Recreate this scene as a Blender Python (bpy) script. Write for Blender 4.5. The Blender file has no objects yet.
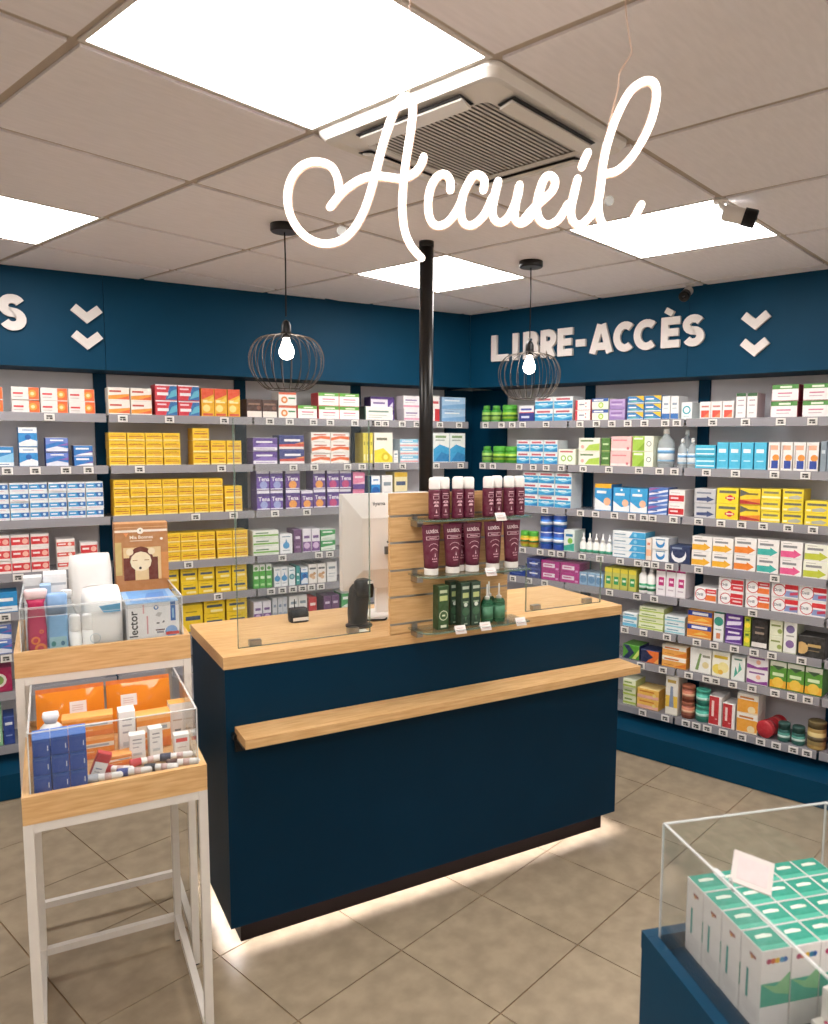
import bpy, math, random
from mathutils import Vector, Matrix
random.seed(7)
S = bpy.context.scene
COL = S.collection
R = math.radians
# ------------------------------------------------------------------ camera
H = 2.498                      # ceiling height
EYE = 1.6918                   # lens height
cam_data = bpy.data.cameras.new('camera')
cam = bpy.data.objects.new('camera', cam_data); COL.objects.link(cam)
fw = Vector((0.7501, 0.6530, -0.1045)); rt = Vector((0.6571, -0.7538, 0.0061)); upv = Vector((0.0748, 0.0732, 0.9945))
m = Matrix((rt, upv, -fw)).transposed().to_4x4(); m.translation = Vector((0, 0, EYE))
cam.matrix_world = m
cam_data.sensor_fit = 'VERTICAL'; cam_data.sensor_height = 36.0
cam_data.lens = 763.406 * 36 / 1024
cam_data.shift_x = -0.0393; cam_data.shift_y = 0.0102
cam_data.clip_start = 0.05
cam_data.dof.use_dof = True; cam_data.dof.focus_distance = 3.0; cam_data.dof.aperture_fstop = 5.0
S.camera = cam
# ------------------------------------------------------------------ world, exposure
w = bpy.data.worlds.new('world'); S.world = w; w.use_nodes = True
w.node_tree.nodes['Background'].inputs[0].default_value = (1, .93, .86, 1)
w.node_tree.nodes['Background'].inputs[1].default_value = 0.15
S.view_settings.view_transform = 'Standard'; S.view_settings.look = 'None'
S.view_settings.gamma = 1.0; S.view_settings.use_curve_mapping = False
S.view_settings.exposure = 1.2
PANEL = 9.0; NEON = 3.0; BULB = 14.0; STRIP = 24.0     # emission of the room's lamps, added ceiling panels included
# ------------------------------------------------------------------ materials
def lin(h):
    c = [int(h[i:i + 2], 16) / 255 for i in (0, 2, 4)]
    return tuple((x / 12.92 if x <= .04045 else ((x + .055) / 1.055) ** 2.4) for x in c) + (1,)
MATS = {}
def bsdf(name):
    m = bpy.data.materials.new(name); m.use_nodes = True
    nt = m.node_tree; return m, nt, nt.nodes['Principled BSDF']
def noise_mix(nt, b, ca, cb, scale, stretch=(1, 1, 1), detail=4, lo=.35, hi=.65, sock='Base Color'):
    tc = nt.nodes.new('ShaderNodeTexCoord'); mp = nt.nodes.new('ShaderNodeMapping'); mp.inputs['Scale'].default_value = stretch
    nz = nt.nodes.new('ShaderNodeTexNoise'); nz.inputs['Scale'].default_value = scale; nz.inputs['Detail'].default_value = detail
    cr = nt.nodes.new('ShaderNodeValToRGB')
    cr.color_ramp.elements[0].position = lo; cr.color_ramp.elements[1].position = hi
    cr.color_ramp.elements[0].color = ca; cr.color_ramp.elements[1].color = cb
    nt.links.new(tc.outputs['Object'], mp.inputs[0]); nt.links.new(mp.outputs[0], nz.inputs['Vector'])
    nt.links.new(nz.outputs['Fac'], cr.inputs[0]); nt.links.new(cr.outputs[0], b.inputs[sock])
    return nz
def bump(nt, b, nz, strength, dist=.002):
    bp = nt.nodes.new('ShaderNodeBump'); bp.inputs['Strength'].default_value = strength; bp.inputs['Distance'].default_value = dist
    nt.links.new(nz.outputs['Fac'], bp.inputs['Height']); nt.links.new(bp.outputs[0], b.inputs['Normal'])
def mix(a, c, t): return tuple(a[i] * (1 - t) + c[i] * t for i in range(3)) + (1,)
def ink(h):                                   # plain printed colour with a faint mottling
    if h in MATS: return MATS[h]
    m, nt, b = bsdf('print_' + h); c = lin(h)
    noise_mix(nt, b, mix(c, (0, 0, 0), .05), mix(c, (1, 1, 1), .03), 60)
    b.inputs['Roughness'].default_value = .45; MATS[h] = m; return m
def paint(key, h, rough=.5, var=.06, scale=8, metal=0, stretch=(1, 1, 1), bmp=0, spec=.5):
    m, nt, b = bsdf(key); c = lin(h)
    nz = noise_mix(nt, b, tuple(x * (1 - var) for x in c[:3]) + (1,), tuple(min(1, x * (1 + var * .6)) for x in c[:3]) + (1,), scale, stretch)
    b.inputs['Roughness'].default_value = rough; b.inputs['Metallic'].default_value = metal; b.inputs['Specular IOR Level'].default_value = spec
    if bmp: bump(nt, b, nz, bmp)
    MATS[key] = m; return m
def glassy(key, h, rough=.02, alpha=.12, ior=1.45):
    # thin clear sheet: mostly see-through, with a real glossy reflection and tinted body
    m = bpy.data.materials.new(key); m.use_nodes = True; nt = m.node_tree; nt.nodes.clear()
    out = nt.nodes.new('ShaderNodeOutputMaterial'); tr = nt.nodes.new('ShaderNodeBsdfTransparent'); gl = nt.nodes.new('ShaderNodeBsdfGlossy')
    df = nt.nodes.new('ShaderNodeBsdfDiffuse'); lw = nt.nodes.new('ShaderNodeLayerWeight'); fr = nt.nodes.new('ShaderNodeMath'); fr.operation = 'POWER'; fr.inputs[1].default_value = 4; ad = nt.nodes.new('ShaderNodeMath'); ad.operation = 'MULTIPLY_ADD'; ad.inputs[1].default_value = .7; ad.inputs[2].default_value = .02; lw.inputs['Blend'].default_value = .5; m1 = nt.nodes.new('ShaderNodeMixShader'); m2 = nt.nodes.new('ShaderNodeMixShader')
    tr.inputs[0].default_value = mix(lin(h), (1, 1, 1), .8); df.inputs[0].default_value = lin(h); gl.inputs['Roughness'].default_value = rough
    nt.links.new(lw.outputs['Facing'], fr.inputs[0]); nt.links.new(fr.outputs[0], ad.inputs[0]); m1.inputs[0].default_value = alpha
    nt.links.new(tr.outputs[0], m1.inputs[1]); nt.links.new(df.outputs[0], m1.inputs[2])
    nt.links.new(ad.outputs[0], m2.inputs[0]); nt.links.new(m1.outputs[0], m2.inputs[1]); nt.links.new(gl.outputs[0], m2.inputs[2])
    nt.links.new(m2.outputs[0], out.inputs[0]); MATS[key] = m; return m
def emit(key, col, strength):
    m = bpy.data.materials.new(key); m.use_nodes = True; nt = m.node_tree; nt.nodes.clear()
    out = nt.nodes.new('ShaderNodeOutputMaterial'); e = nt.nodes.new('ShaderNodeEmission')
    e.inputs[0].default_value = col; e.inputs[1].default_value = strength
    nt.links.new(e.outputs[0], out.inputs[0]); MATS[key] = m; return m
paint('navy', '043c58', .5, .05, 5, spec=.12)
paint('navy_dark', '032f48', .5, .05, 5, spec=.1)
paint('counter_navy_shaded', '032b42', .45, .05, 5, spec=.12)  # fascia navy darkened: the counter's dimmer light is put into the colour
paint('back_panel', 'e2e0e4', .55, .03, 4)
paint('ceiling_tile', 'f0ecf0', .9, .03, 14, stretch=(1, 6, 1), bmp=.15)
paint('grid_bar', 'b8aa9c', .7, .03, 8)
paint('white_paint', 'd8d2cc', .6, .03, 6)
paint('side_wall', 'e4ded6', .8, .03, 3)
paint('floor_tile', 'a2927b', .42, .15, 13, bmp=.08)
paint('grout', '8c6c46', .8, .1, 30)
paint('toe_kick', '150d0b', .6, .1, 10, spec=.1)
paint('white_metal', 'dcd6ce', .4, .03, 20)
paint('black_metal', '1c1a1a', .32, .1, 10, metal=.3)
paint('black_plastic', '121113', .4, .1, 20, spec=.25)
paint('dark_plastic', '55524f', .4, .1, 20)
paint('lens_glass', '0a0a10', .08, .1, 20)
paint('white_plastic', 'e6e2de', .35, .02, 10)
paint('sign_white', 'e4dcd8', .55, .03, 20)
paint('shelf_grey', '8f8d93', .35, .05, 10)
paint('wire_metal', '4a423c', .3, .1, 30, metal=.7)
paint('steel', 'a9a6a2', .28, .08, 30, metal=.9)
paint('foam_white', 'f1efec', .8, .03, 12)
m, nt, b = bsdf('oak')
nz = noise_mix(nt, b, lin('c99a62'), lin('e2bb86'), 9, (1.2, 14, 14), 6, .3, .7); b.inputs['Roughness'].default_value = .45; MATS['oak'] = m
m, nt, b = bsdf('oak_upright')
nz = noise_mix(nt, b, lin('c99a62'), lin('e2bb86'), 9, (14, 1.2, 14), 6, .3, .7); b.inputs['Roughness'].default_value = .45; MATS['oak_upright'] = m
glassy('acrylic', 'dfe6e6', .03, .02); glassy('glass', '9db8ac', .02, .05); glassy('shelf_clear', 'c2c1c8', .25, .42); glassy('glass_edge', '7fa090', .1, .38)
glassy('acrylic_edge', 'f2f4f4', .15, .55); glassy('rail', 'c0bec4', .2, .45); glassy('pouch_film', 'e88a2a', .08, .9)
glassy('clear_bottle', 'd4dde0', .06, .38); glassy('green_glass', '2f6a4a', .06, .72); glassy('silicone', 'f4d6c4', .2, .7)
emit('led', (1, .96, .925, 1), PANEL); emit('neon', (1, .84, .72, 1), NEON); emit('bulb', (1, .88, .74, 1), BULB); emit('led_strip', (1, .92, .93, 1), STRIP)
def mat(k): return MATS[k] if k in MATS else ink(k)
# ------------------------------------------------------------------ mesh builder
class MB:
    def __init__(s): s.v = []; s.f = []; s.mi = []; s.sm = []; s.mats = []
    def k(s, m):
        if m not in s.mats: s.mats.append(m)
        return s.mats.index(m)
    def face(s, idx, m, smooth=False): s.f.append(idx); s.mi.append(s.k(m)); s.sm.append(smooth)
    def poly(s, pts, m): n = len(s.v); s.v += [tuple(p) for p in pts]; s.face(list(range(n, n + len(pts))), m)
    def box(s, x0, x1, y0, y1, z0, z1, m, front=None, side=None, top=None):
        n = len(s.v)
        s.v += [(x0, y0, z0), (x1, y0, z0), (x1, y1, z0), (x0, y1, z0), (x0, y0, z1), (x1, y0, z1), (x1, y1, z1), (x0, y1, z1)]
        for q, mm in (((0, 3, 2, 1), m), ((4, 5, 6, 7), top or m), ((0, 1, 5, 4), front or m), ((1, 2, 6, 5), side or m), ((2, 3, 7, 6), m), ((3, 0, 4, 7), side or m)):
            s.face([n + i for i in q], mm)
        return s
    def prism(s, poly, z0, z1, m, top=None):    # horizontal polygon extruded
        n = len(s.v); L = len(poly)
        s.v += [(p[0], p[1], z0) for p in poly] + [(p[0], p[1], z1) for p in poly]
        s.face([n + i for i in reversed(range(L))], m); s.face([n + L + i for i in range(L)], top or m)
        for i in range(L): j = (i + 1) % L; s.face([n + i, n + j, n + L + j, n + L + i], m)
        return s
    def vprism(s, poly, y0, y1, m, side=None):   # polygon in xz extruded along y
        n = len(s.v); L = len(poly)
        s.v += [(p[0], y0, p[1]) for p in poly] + [(p[0], y1, p[1]) for p in poly]
        s.face([n + i for i in range(L)], m); s.face([n + L + i for i in reversed(range(L))], m)
        for i in range(L): j = (i + 1) % L; s.face([n + j, n + i, n + L + i, n + L + j], side or m)
        return s
    def lathe(s, prof, n=14, m='navy', cx=0, cy=0, breaks=(), mats=None, sx=1, sy=1):
        # prof: list of (r, z); indexes in breaks start a new smoothing segment
        rings = []; last = None
        for i, (r, z) in enumerate(prof):
            b0 = len(s.v)
            s.v += [(cx + sx * r * math.cos(2 * math.pi * k / n), cy + sy * r * math.sin(2 * math.pi * k / n), z) for k in range(n)]
            if i:
                mm = mats[i - 1] if mats else m
                for k in range(n): k2 = (k + 1) % n; s.face([last + k, last + k2, b0 + k2, b0 + k], mm, True)
            if i in breaks and i < len(prof) - 1:
                b1 = len(s.v); s.v += s.v[b0:b0 + n]; last = b1
            else: last = b0
            rings.append(b0)
        if prof[0][0] > 0: s.face([rings[0] + k for k in reversed(range(n))], mats[0] if mats else m)
        if prof[-1][0] > 0: s.face([rings[-1] + k for k in range(n)], mats[-1] if mats else m)
        return s
    def tube(s, pts, r, n=8, m='neon', closed=False):
        P = [Vector(p) for p in pts]; L = len(P); rings = []; ref = None
        for i in range(L):
            if closed: t = P[(i + 1) % L] - P[i - 1]
            else: t = P[min(i + 1, L - 1)] - P[max(i - 1, 0)]
            t.normalize()
            if ref is None: ref = Vector((0, 0, 1)) if abs(t.z) < .9 else Vector((1, 0, 0))
            a = t.cross(ref).normalized(); c = a.cross(t); ref = c
            b0 = len(s.v); rings.append(b0)
            s.v += [tuple(P[i] + (a * math.cos(2 * math.pi * k / n) + c * math.sin(2 * math.pi * k / n)) * r) for k in range(n)]
        for i in range(L if closed else L - 1):
            p, q = rings[i], rings[(i + 1) % L]
            for k in range(n): k2 = (k + 1) % n; s.face([p + k, p + k2, q + k2, q + k], m, True)
        if not closed:
            s.face([rings[0] + k for k in reversed(range(n))], m); s.face([rings[-1] + k for k in range(n)], m)
        return s
    def mesh(s, name):
        me = bpy.data.meshes.new(name); me.from_pydata(s.v, [], s.f)
        for k in s.mats: me.materials.append(mat(k))
        me.polygons.foreach_set('material_index', s.mi); me.polygons.foreach_set('use_smooth', s.sm)
        me.update(); return me
    def build(s, name, parent=None, loc=(0, 0, 0), rz=0):
        return put(name, s.mesh(name), parent, loc, rz)
def put(name, me, parent=None, loc=(0, 0, 0), rz=0, rot=None):
    o = bpy.data.objects.new(name, me); COL.objects.link(o); o.location = loc; o.rotation_euler = rot or (0, 0, rz)
    if parent: o.parent = parent
    return o
LABELS = {}
def tag(o, label, cat, group=None):
    n = len(label.replace(',', ' ').split())
    if not 4 <= n <= 16: print('LABEL LENGTH', n, label)
    if label in LABELS and not group: print('LABEL TWICE', label)
    if label in LABELS and LABELS[label] != group: print('LABEL SHARED', label)
    LABELS[label] = group
    o['label'] = label; o['category'] = cat
    if group: o['group'] = group
    return o
def thing(name, label, cat, loc=(0, 0, 0), rz=0, group=None):
    return tag(put(name, None, None, loc, rz), label, cat, group)
def struct(o): o['kind'] = 'structure'; return o
def B(x0, x1, y0, y1, z0, z1, m, **k): return MB().box(x0, x1, y0, y1, z0, z1, m, **k)
def smooth(pts, n=5):                          # Catmull-Rom
    P = [Vector(p) for p in pts]; out = []
    for i in range(len(P) - 1):
        a, b, c, d = P[max(i - 1, 0)], P[i], P[i + 1], P[min(i + 2, len(P) - 1)]
        for k in range(n):
            t = k / n; out.append(.5 * ((2 * b) + (c - a) * t + (2 * a - 5 * b + 4 * c - d) * t * t + (3 * b - a - 3 * c + d) * t ** 3))
    return out + [P[-1]]
TEXTS = {}
def text_geo(txt, bold=0.0):
    if (txt, bold) in TEXTS: return TEXTS[(txt, bold)]
    cu = bpy.data.curves.new('lettering', 'FONT'); cu.body = txt; cu.size = 1; cu.resolution_u = 2; cu.offset = bold
    o = bpy.data.objects.new('lettering', cu); COL.objects.link(o)
    dg = bpy.context.evaluated_depsgraph_get(); me = bpy.data.meshes.new_from_object(o.evaluated_get(dg))
    vs = [(v.co.x, v.co.y) for v in me.vertices]; fs = [list(p.vertices) for p in me.polygons]
    bpy.data.objects.remove(o); bpy.data.curves.remove(cu); bpy.data.meshes.remove(me)
    x0 = min(v[0] for v in vs); x1 = max(v[0] for v in vs); y0 = min(v[1] for v in vs); y1 = max(v[1] for v in vs)
    TEXTS[(txt, bold)] = ([((v[0] - x0) / (y1 - y0), (v[1] - y0) / (y1 - y0)) for v in vs], fs, (x1 - x0) / (y1 - y0)); return TEXTS[(txt, bold)]
def clip(poly, planes):                        # keep a*x+b*y<=c
    for a, b, c in planes:
        out = []
        for i in range(len(poly)):
            p, q = poly[i], poly[(i + 1) % len(poly)]; dp = a * p[0] + b * p[1] - c; dq = a * q[0] + b * q[1] - c
            if dp <= 0: out.append(p)
            if (dp < 0 < dq) or (dq < 0 < dp):
                t = dp / (dp - dq); out.append((p[0] + (q[0] - p[0]) * t, p[1] + (q[1] - p[1]) * t))
        poly = out
        if len(poly) < 3: return None
    area = sum(poly[i][0] * poly[(i + 1) % len(poly)][1] - poly[(i + 1) % len(poly)][0] * poly[i][1] for i in range(len(poly))) / 2
    return poly if abs(area) > 4e-4 else None
# ------------------------------------------------------------------ the room
COR = Vector((4.0538, 3.3706, 0)); AL = R(-17.68); AR = R(1.46)
eL = Vector((math.cos(AL), math.sin(AL), 0)); nL = Vector((-math.sin(AL), math.cos(AL), 0))
nR = Vector((math.cos(AR), math.sin(AR), 0)); eR = Vector((-math.sin(AR), math.cos(AR), 0))
DL = COR.dot(nL); DR = COR.dot(nR)
RZL = AL; RZR = AR - math.pi / 2               # wall frames: x runs to the viewer's right, y into the wall
def frame(side): return (COR, RZL) if side == 'L' else (COR, RZR)
def wpt(side, x, y, z):
    ex, ey = (eL, nL) if side == 'L' else (-eR, nR)
    return COR + ex * x + ey * y + Vector((0, 0, z))
XMIN, YMIN = -2.3, -2.2
def planes(wd): return [(nL.x, nL.y, DL - wd), (nR.x, nR.y, DR - wd), (-1, 0, -XMIN), (0, -1, -YMIN)]
BIG = [(-9, -9), (9, -9), (9, 9), (-9, 9)]
floor = struct(MB().prism(clip(BIG, planes(0)), -.06, -.004, 'grout').build('floor'))
F0 = Vector((2.1143, 1.6914)); FA = R(-90.7); FS = .422
c, s_ = math.cos(FA), math.sin(FA)
tile_me = {}
for i in range(-14, 15):
    for j in range(-14, 15):
        g = .0022
        q = [(F0.x + FS * (a * c - b * s_), F0.y + FS * (a * s_ + b * c)) for a, b in ((i + g / FS, j + g / FS), (i + 1 - g / FS, j + g / FS), (i + 1 - g / FS, j + 1 - g / FS), (i + g / FS, j + 1 - g / FS))]
        p = clip(q, planes(0))
        if p: MB().prism(p, -.004, 0, 'floor_tile').build('floor_tile', floor)
ceiling = struct(MB().prism(clip(BIG, planes(0)), H + .03, H + .09, 'white_paint').build('ceiling'))
GU, GV, GS = 1.3276, 1.0539, .6
LIGHTS = {(-1, 0), (-1, 3), (2, 0), (2, 2), (-1, -4), (2, -4), (-4, 0), (-4, -3)}  # panels out of frame are added to help light the room
for i in range(-7, 5):
    for j in range(-6, 7):
        if (i, j) in LIGHTS or (i, j) == (0, 0): continue
        e = .013
        x0, y0 = GU + GS * i + e, GV + GS * j + e; x1, y1 = x0 + GS - 2 * e, y0 + GS - 2 * e
        p = clip([(x0, y0), (x1, y0), (x1, y1), (x0, y1)], planes(.272))
        if p: MB().prism(p, H - .006, H + .012, 'ceiling_tile').build('ceiling_tile', ceiling)
for i in range(-7, 6):
    x = GU + GS * i; p = clip([(x - .012, -9), (x + .012, -9), (x + .012, 9), (x - .012, 9)], planes(.272))
    if p: MB().prism(p, H, H + .03, 'grid_bar').build('grid_bar', ceiling)
for j in range(-6, 8):
    y = GV + GS * j; p = clip([(-9, y - .012), (9, y - .012), (9, y + .012), (-9, y + .012)], planes(.272))
    if p: MB().prism(p, H + .0005, H + .0295, 'grid_bar').build('grid_bar', ceiling)
LLEN, RLEN = 6.7, 5.8
struct(B(-LLEN, .06, 0, .06, 0, H + .09, 'side_wall').build('wall_left', None, *frame('L')))
struct(B(.001, RLEN, 0, .06, 0, H + .09, 'side_wall').build('wall_right', None, *frame('R')))
struct(B(XMIN - .06, 4.3, YMIN - .06, YMIN, 0, H + .09, 'side_wall').build('wall_rear'))
struct(B(XMIN - .06, XMIN, YMIN, 5.8, 0, H + .09, 'side_wall').build('wall_side'))
# painted fascia over the shelving: panels with a seam, real depth above the shelves
ZF = 2.037; FD = .27
for nm, side, cuts in (('trim_1', 'L', [-6.6, -4.6, -2.324, -.192]), ('trim_2', 'R', [.192, 1.629, 3.7, 5.5])):
    fo = struct(B(cuts[0], cuts[-1], -FD + .02, -.001, ZF + .018, H - .001, 'navy_dark').build(nm, None, *frame(side)))
    for a, b in zip(cuts[:-1], cuts[1:]):
        B(a + (.001 if a != cuts[0] else 0), b - .001, -FD, -FD + .019, ZF, H - .001, 'navy').build('fascia_panel', fo)
        B(a + .001, b - .001, -FD + .0195, -.002, ZF, ZF + .017, 'navy_dark').build('fascia_soffit', fo)
for nm, side, a, b in (('baseboard_left', 'L', -6.6, -.46), ('baseboard_right', 'R', .44, 5.5)):   # projecting navy plinth under the shelves
    struct(B(a, b, -.42, -.001, .004, .125, 'navy').build(nm, None, *frame(side)))
# ------------------------------------------------------------------ ceiling fittings
LN = {(-1, 0): 'large bright square ceiling panel nearest the camera, upper left', (-1, 3): 'bright square ceiling panel cut by the left frame edge', (2, 0): 'bright square ceiling panel beside the white security camera',
      (2, 2): 'bright square ceiling panel behind the black pole', (-1, -4): 'added bright square ceiling panel behind the camera, left', (2, -4): 'added bright square ceiling panel behind the camera, right',
      (-4, 0): 'added bright square ceiling panel out of frame, left', (-4, -3): 'added bright square ceiling panel out of frame, rear left'}
for (i, j) in sorted(LIGHTS):
    t = thing('led_panel', LN[(i, j)], 'light', (GU + GS * (i + .5), GV + GS * (j + .5), H))
    f = MB(); h = .2985
    for q in ((-h, h, -h, -h + .012), (-h, h, h - .012, h), (-h, -h + .012, -h + .012, h - .012), (h - .012, h, -h + .012, h - .012)): f.box(q[0], q[1], q[2], q[3], -.004, -.0005, 'white_paint')
    f.build('frame', t); B(-h + .012, h - .012, -h + .012, h - .012, -.003, -.0008, 'led').build('diffuser', t)
t = thing('air_conditioner', 'square white cassette air conditioner set in the ceiling', 'air conditioner', (GU + .3, GV + .3, H))
def rrect(h, r, n=5): return [(sx * (h - r) + r * math.cos(a), sy * (h - r) + r * math.sin(a)) for sx, sy, a0 in ((1, 1, 0), (-1, 1, 90), (-1, -1, 180), (1, -1, 270)) for a in [R(a0 + 90 * k / n) for k in range(n + 1)]]
def ring(mb, A, za, Bq, zb, m):
    n = len(mb.v); L = len(A); mb.v += [(p[0], p[1], za) for p in A] + [(p[0], p[1], zb) for p in Bq]
    for i in range(L): j = (i + 1) % L; mb.face([n + j, n + i, n + L + i, n + L + j], m, True)
f = MB(); A0 = rrect(.298, .03); A1 = rrect(.297, .03); A2 = rrect(.285, .03); A3 = rrect(.262, .035); A4 = rrect(.205, .02); A5 = rrect(.2, .02)
ring(f, A0, -.001, A1, -.012, 'white_plastic'); ring(f, A1, -.012, A2, -.027, 'white_plastic'); ring(f, A2, -.027, A3, -.022, 'white_plastic'); ring(f, A3, -.022, A4, -.034, 'white_plastic'); ring(f, A4, -.034, A5, -.026, 'white_plastic')
f.build('casing', t)
B(-.2, .2, -.2, .2, -.016, -.012, 'dark_plastic').build('grille_backing', t)
sl = B(-.198, .198, -.0042, .0042, -.027, -.0235, 'white_plastic').mesh('grille_slat')
for k in range(26): put('grille_slat', sl, t, (0, -.19 + k * .0152, 0), rot=(R(25), 0, 0))
fl = MB().box(-.17, .17, -.018, .018, -.003, .003, 'white_plastic'); fm = fl.mesh('louvre')
dk = B(-.175, .175, -.024, .024, -.001, .001, 'black_plastic').mesh('outlet_slot')
for a in (0, 90, 180, 270):
    ca, sa = math.cos(R(a)), math.sin(R(a))
    put('outlet_slot', dk, t, (-sa * .238, ca * .238, -.0325), rot=(R(6), 0, R(a))); put('louvre', fm, t, (-sa * .234, ca * .234, -.0385), rot=(R(14), 0, R(a)))
def bullet_camera(label, loc, rz, pitch, k):
    t = thing('security_camera', label, 'camera', loc, rz); q = lambda P: [(a * k, b * k) for a, b in P]
    MB().lathe([(.028 * k, -.016), (.03 * k, -.012), (.03 * k, -.0065)], 16, 'white_plastic').build('mount', t)
    MB().tube([(0, 0, -.012), (0, -.004 * k, -.03 * k), (0, -.03 * k, -.055 * k)], .012 * k, 10, 'white_plastic').build('arm', t)
    b = put('housing', MB().lathe(q([(.0, -.02), (.026, -.02), (.033, -.01), (.033, .06), (.035, .065)]), 18, 'white_plastic', breaks=(1,)).mesh('housing'), t, (0, -.03 * k, -.062 * k), rot=(R(90 + pitch), 0, 0))
    put('lens_hood', MB().lathe(q([(.036, .065), (.037, .112), (.033, .117), (.02, .114), (.0, .114)]), 18, 'black_plastic', breaks=(1, 2)).mesh('lens_hood'), b)
    put('lens', MB().lathe(q([(.014, .114), (.013, .118), (0, .119)]), 14, 'lens_glass').mesh('lens'), b)
    return t
bullet_camera('white bullet security camera on ceiling beside bright panel', (2.545, 1.06, H), R(24), 17, .8)
bullet_camera('small security camera below ceiling above the lettered sign', (3.755, 1.705, H), R(-82), 28, .72)
# ------------------------------------------------------------------ pendant lamps and pole
cage_pts = [(.068, .002), (.099, -.007), (.123, -.03), (.137, -.062), (.140, -.09), (.134, -.125), (.115, -.16), (.091, -.186), (.07, -.197)]
wire_me = MB().tube(smooth([(r, 0, z) for r, z in [(.012, .018), (.035, .008)] + cage_pts], 3), .0013, 5, 'wire_metal').mesh('cage_wire')
def pendant(label, x, y, ztop):
    t = thing('pendant_lamp', label, 'lamp', (x, y, H))
    MB().lathe([(.048, -.034), (.052, -.03), (.052, -.0065)], 20, 'black_metal').build('canopy', t)
    MB().tube([(0, 0, -.03), (.002, 0, -.15), (0, 0, ztop + .075 - H)], .0028, 6, 'black_plastic').build('cord', t)
    MB().lathe([(.004, .062), (.012, .056), (.018, .042), (.019, .012), (.016, -.004)], 14, 'black_plastic', breaks=(3,)).build('socket', t, (0, 0, ztop - H))
    MB().lathe([(.011, -.004), (.013, -.015), (.021, -.030), (.027, -.048), (.028, -.060), (.023, -.075), (.011, -.083), (0, -.085)], 16, 'bulb').build('bulb', t, (0, 0, ztop - H))
    for k in range(24): put('cage_wire', wire_me, t, (0, 0, ztop - H), R(15 * k))
    MB().tube([(.07 * math.cos(R(15 * k)), .07 * math.sin(R(15 * k)), ztop - .197 - H) for k in range(24)], .0022, 6, 'wire_metal', True).build('bottom_ring', t)
    MB().tube([(.014 * math.cos(R(30 * k)), .014 * math.sin(R(30 * k)), ztop + .018 - H) for k in range(12)], .003, 6, 'wire_metal', True).build('top_ring', t)
pendant('round wire cage pendant lamp hanging left of the pole', 1.796, 2.409, 2.083)
pendant('round wire cage pendant lamp hanging before the lettered sign', 2.8511, 2.0399, 2.085)
ZC = 1.005
t = thing('support_pole', 'round black metal pole from counter to ceiling', 'pole', (2.3085, 2.1663, ZC))
MB().lathe([(.0285, .006), (.0285, H - ZC - .012)], 20, 'black_metal').build('tube', t)
MB().lathe([(.05, .0005), (.05, .006), (.028, .008)], 20, 'black_metal', breaks=(1,)).build('base_flange', t)
MB().lathe([(.03, H - ZC - .03), (.03, H - ZC - .0065)], 20, 'black_metal').build('top_collar', t)
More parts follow.
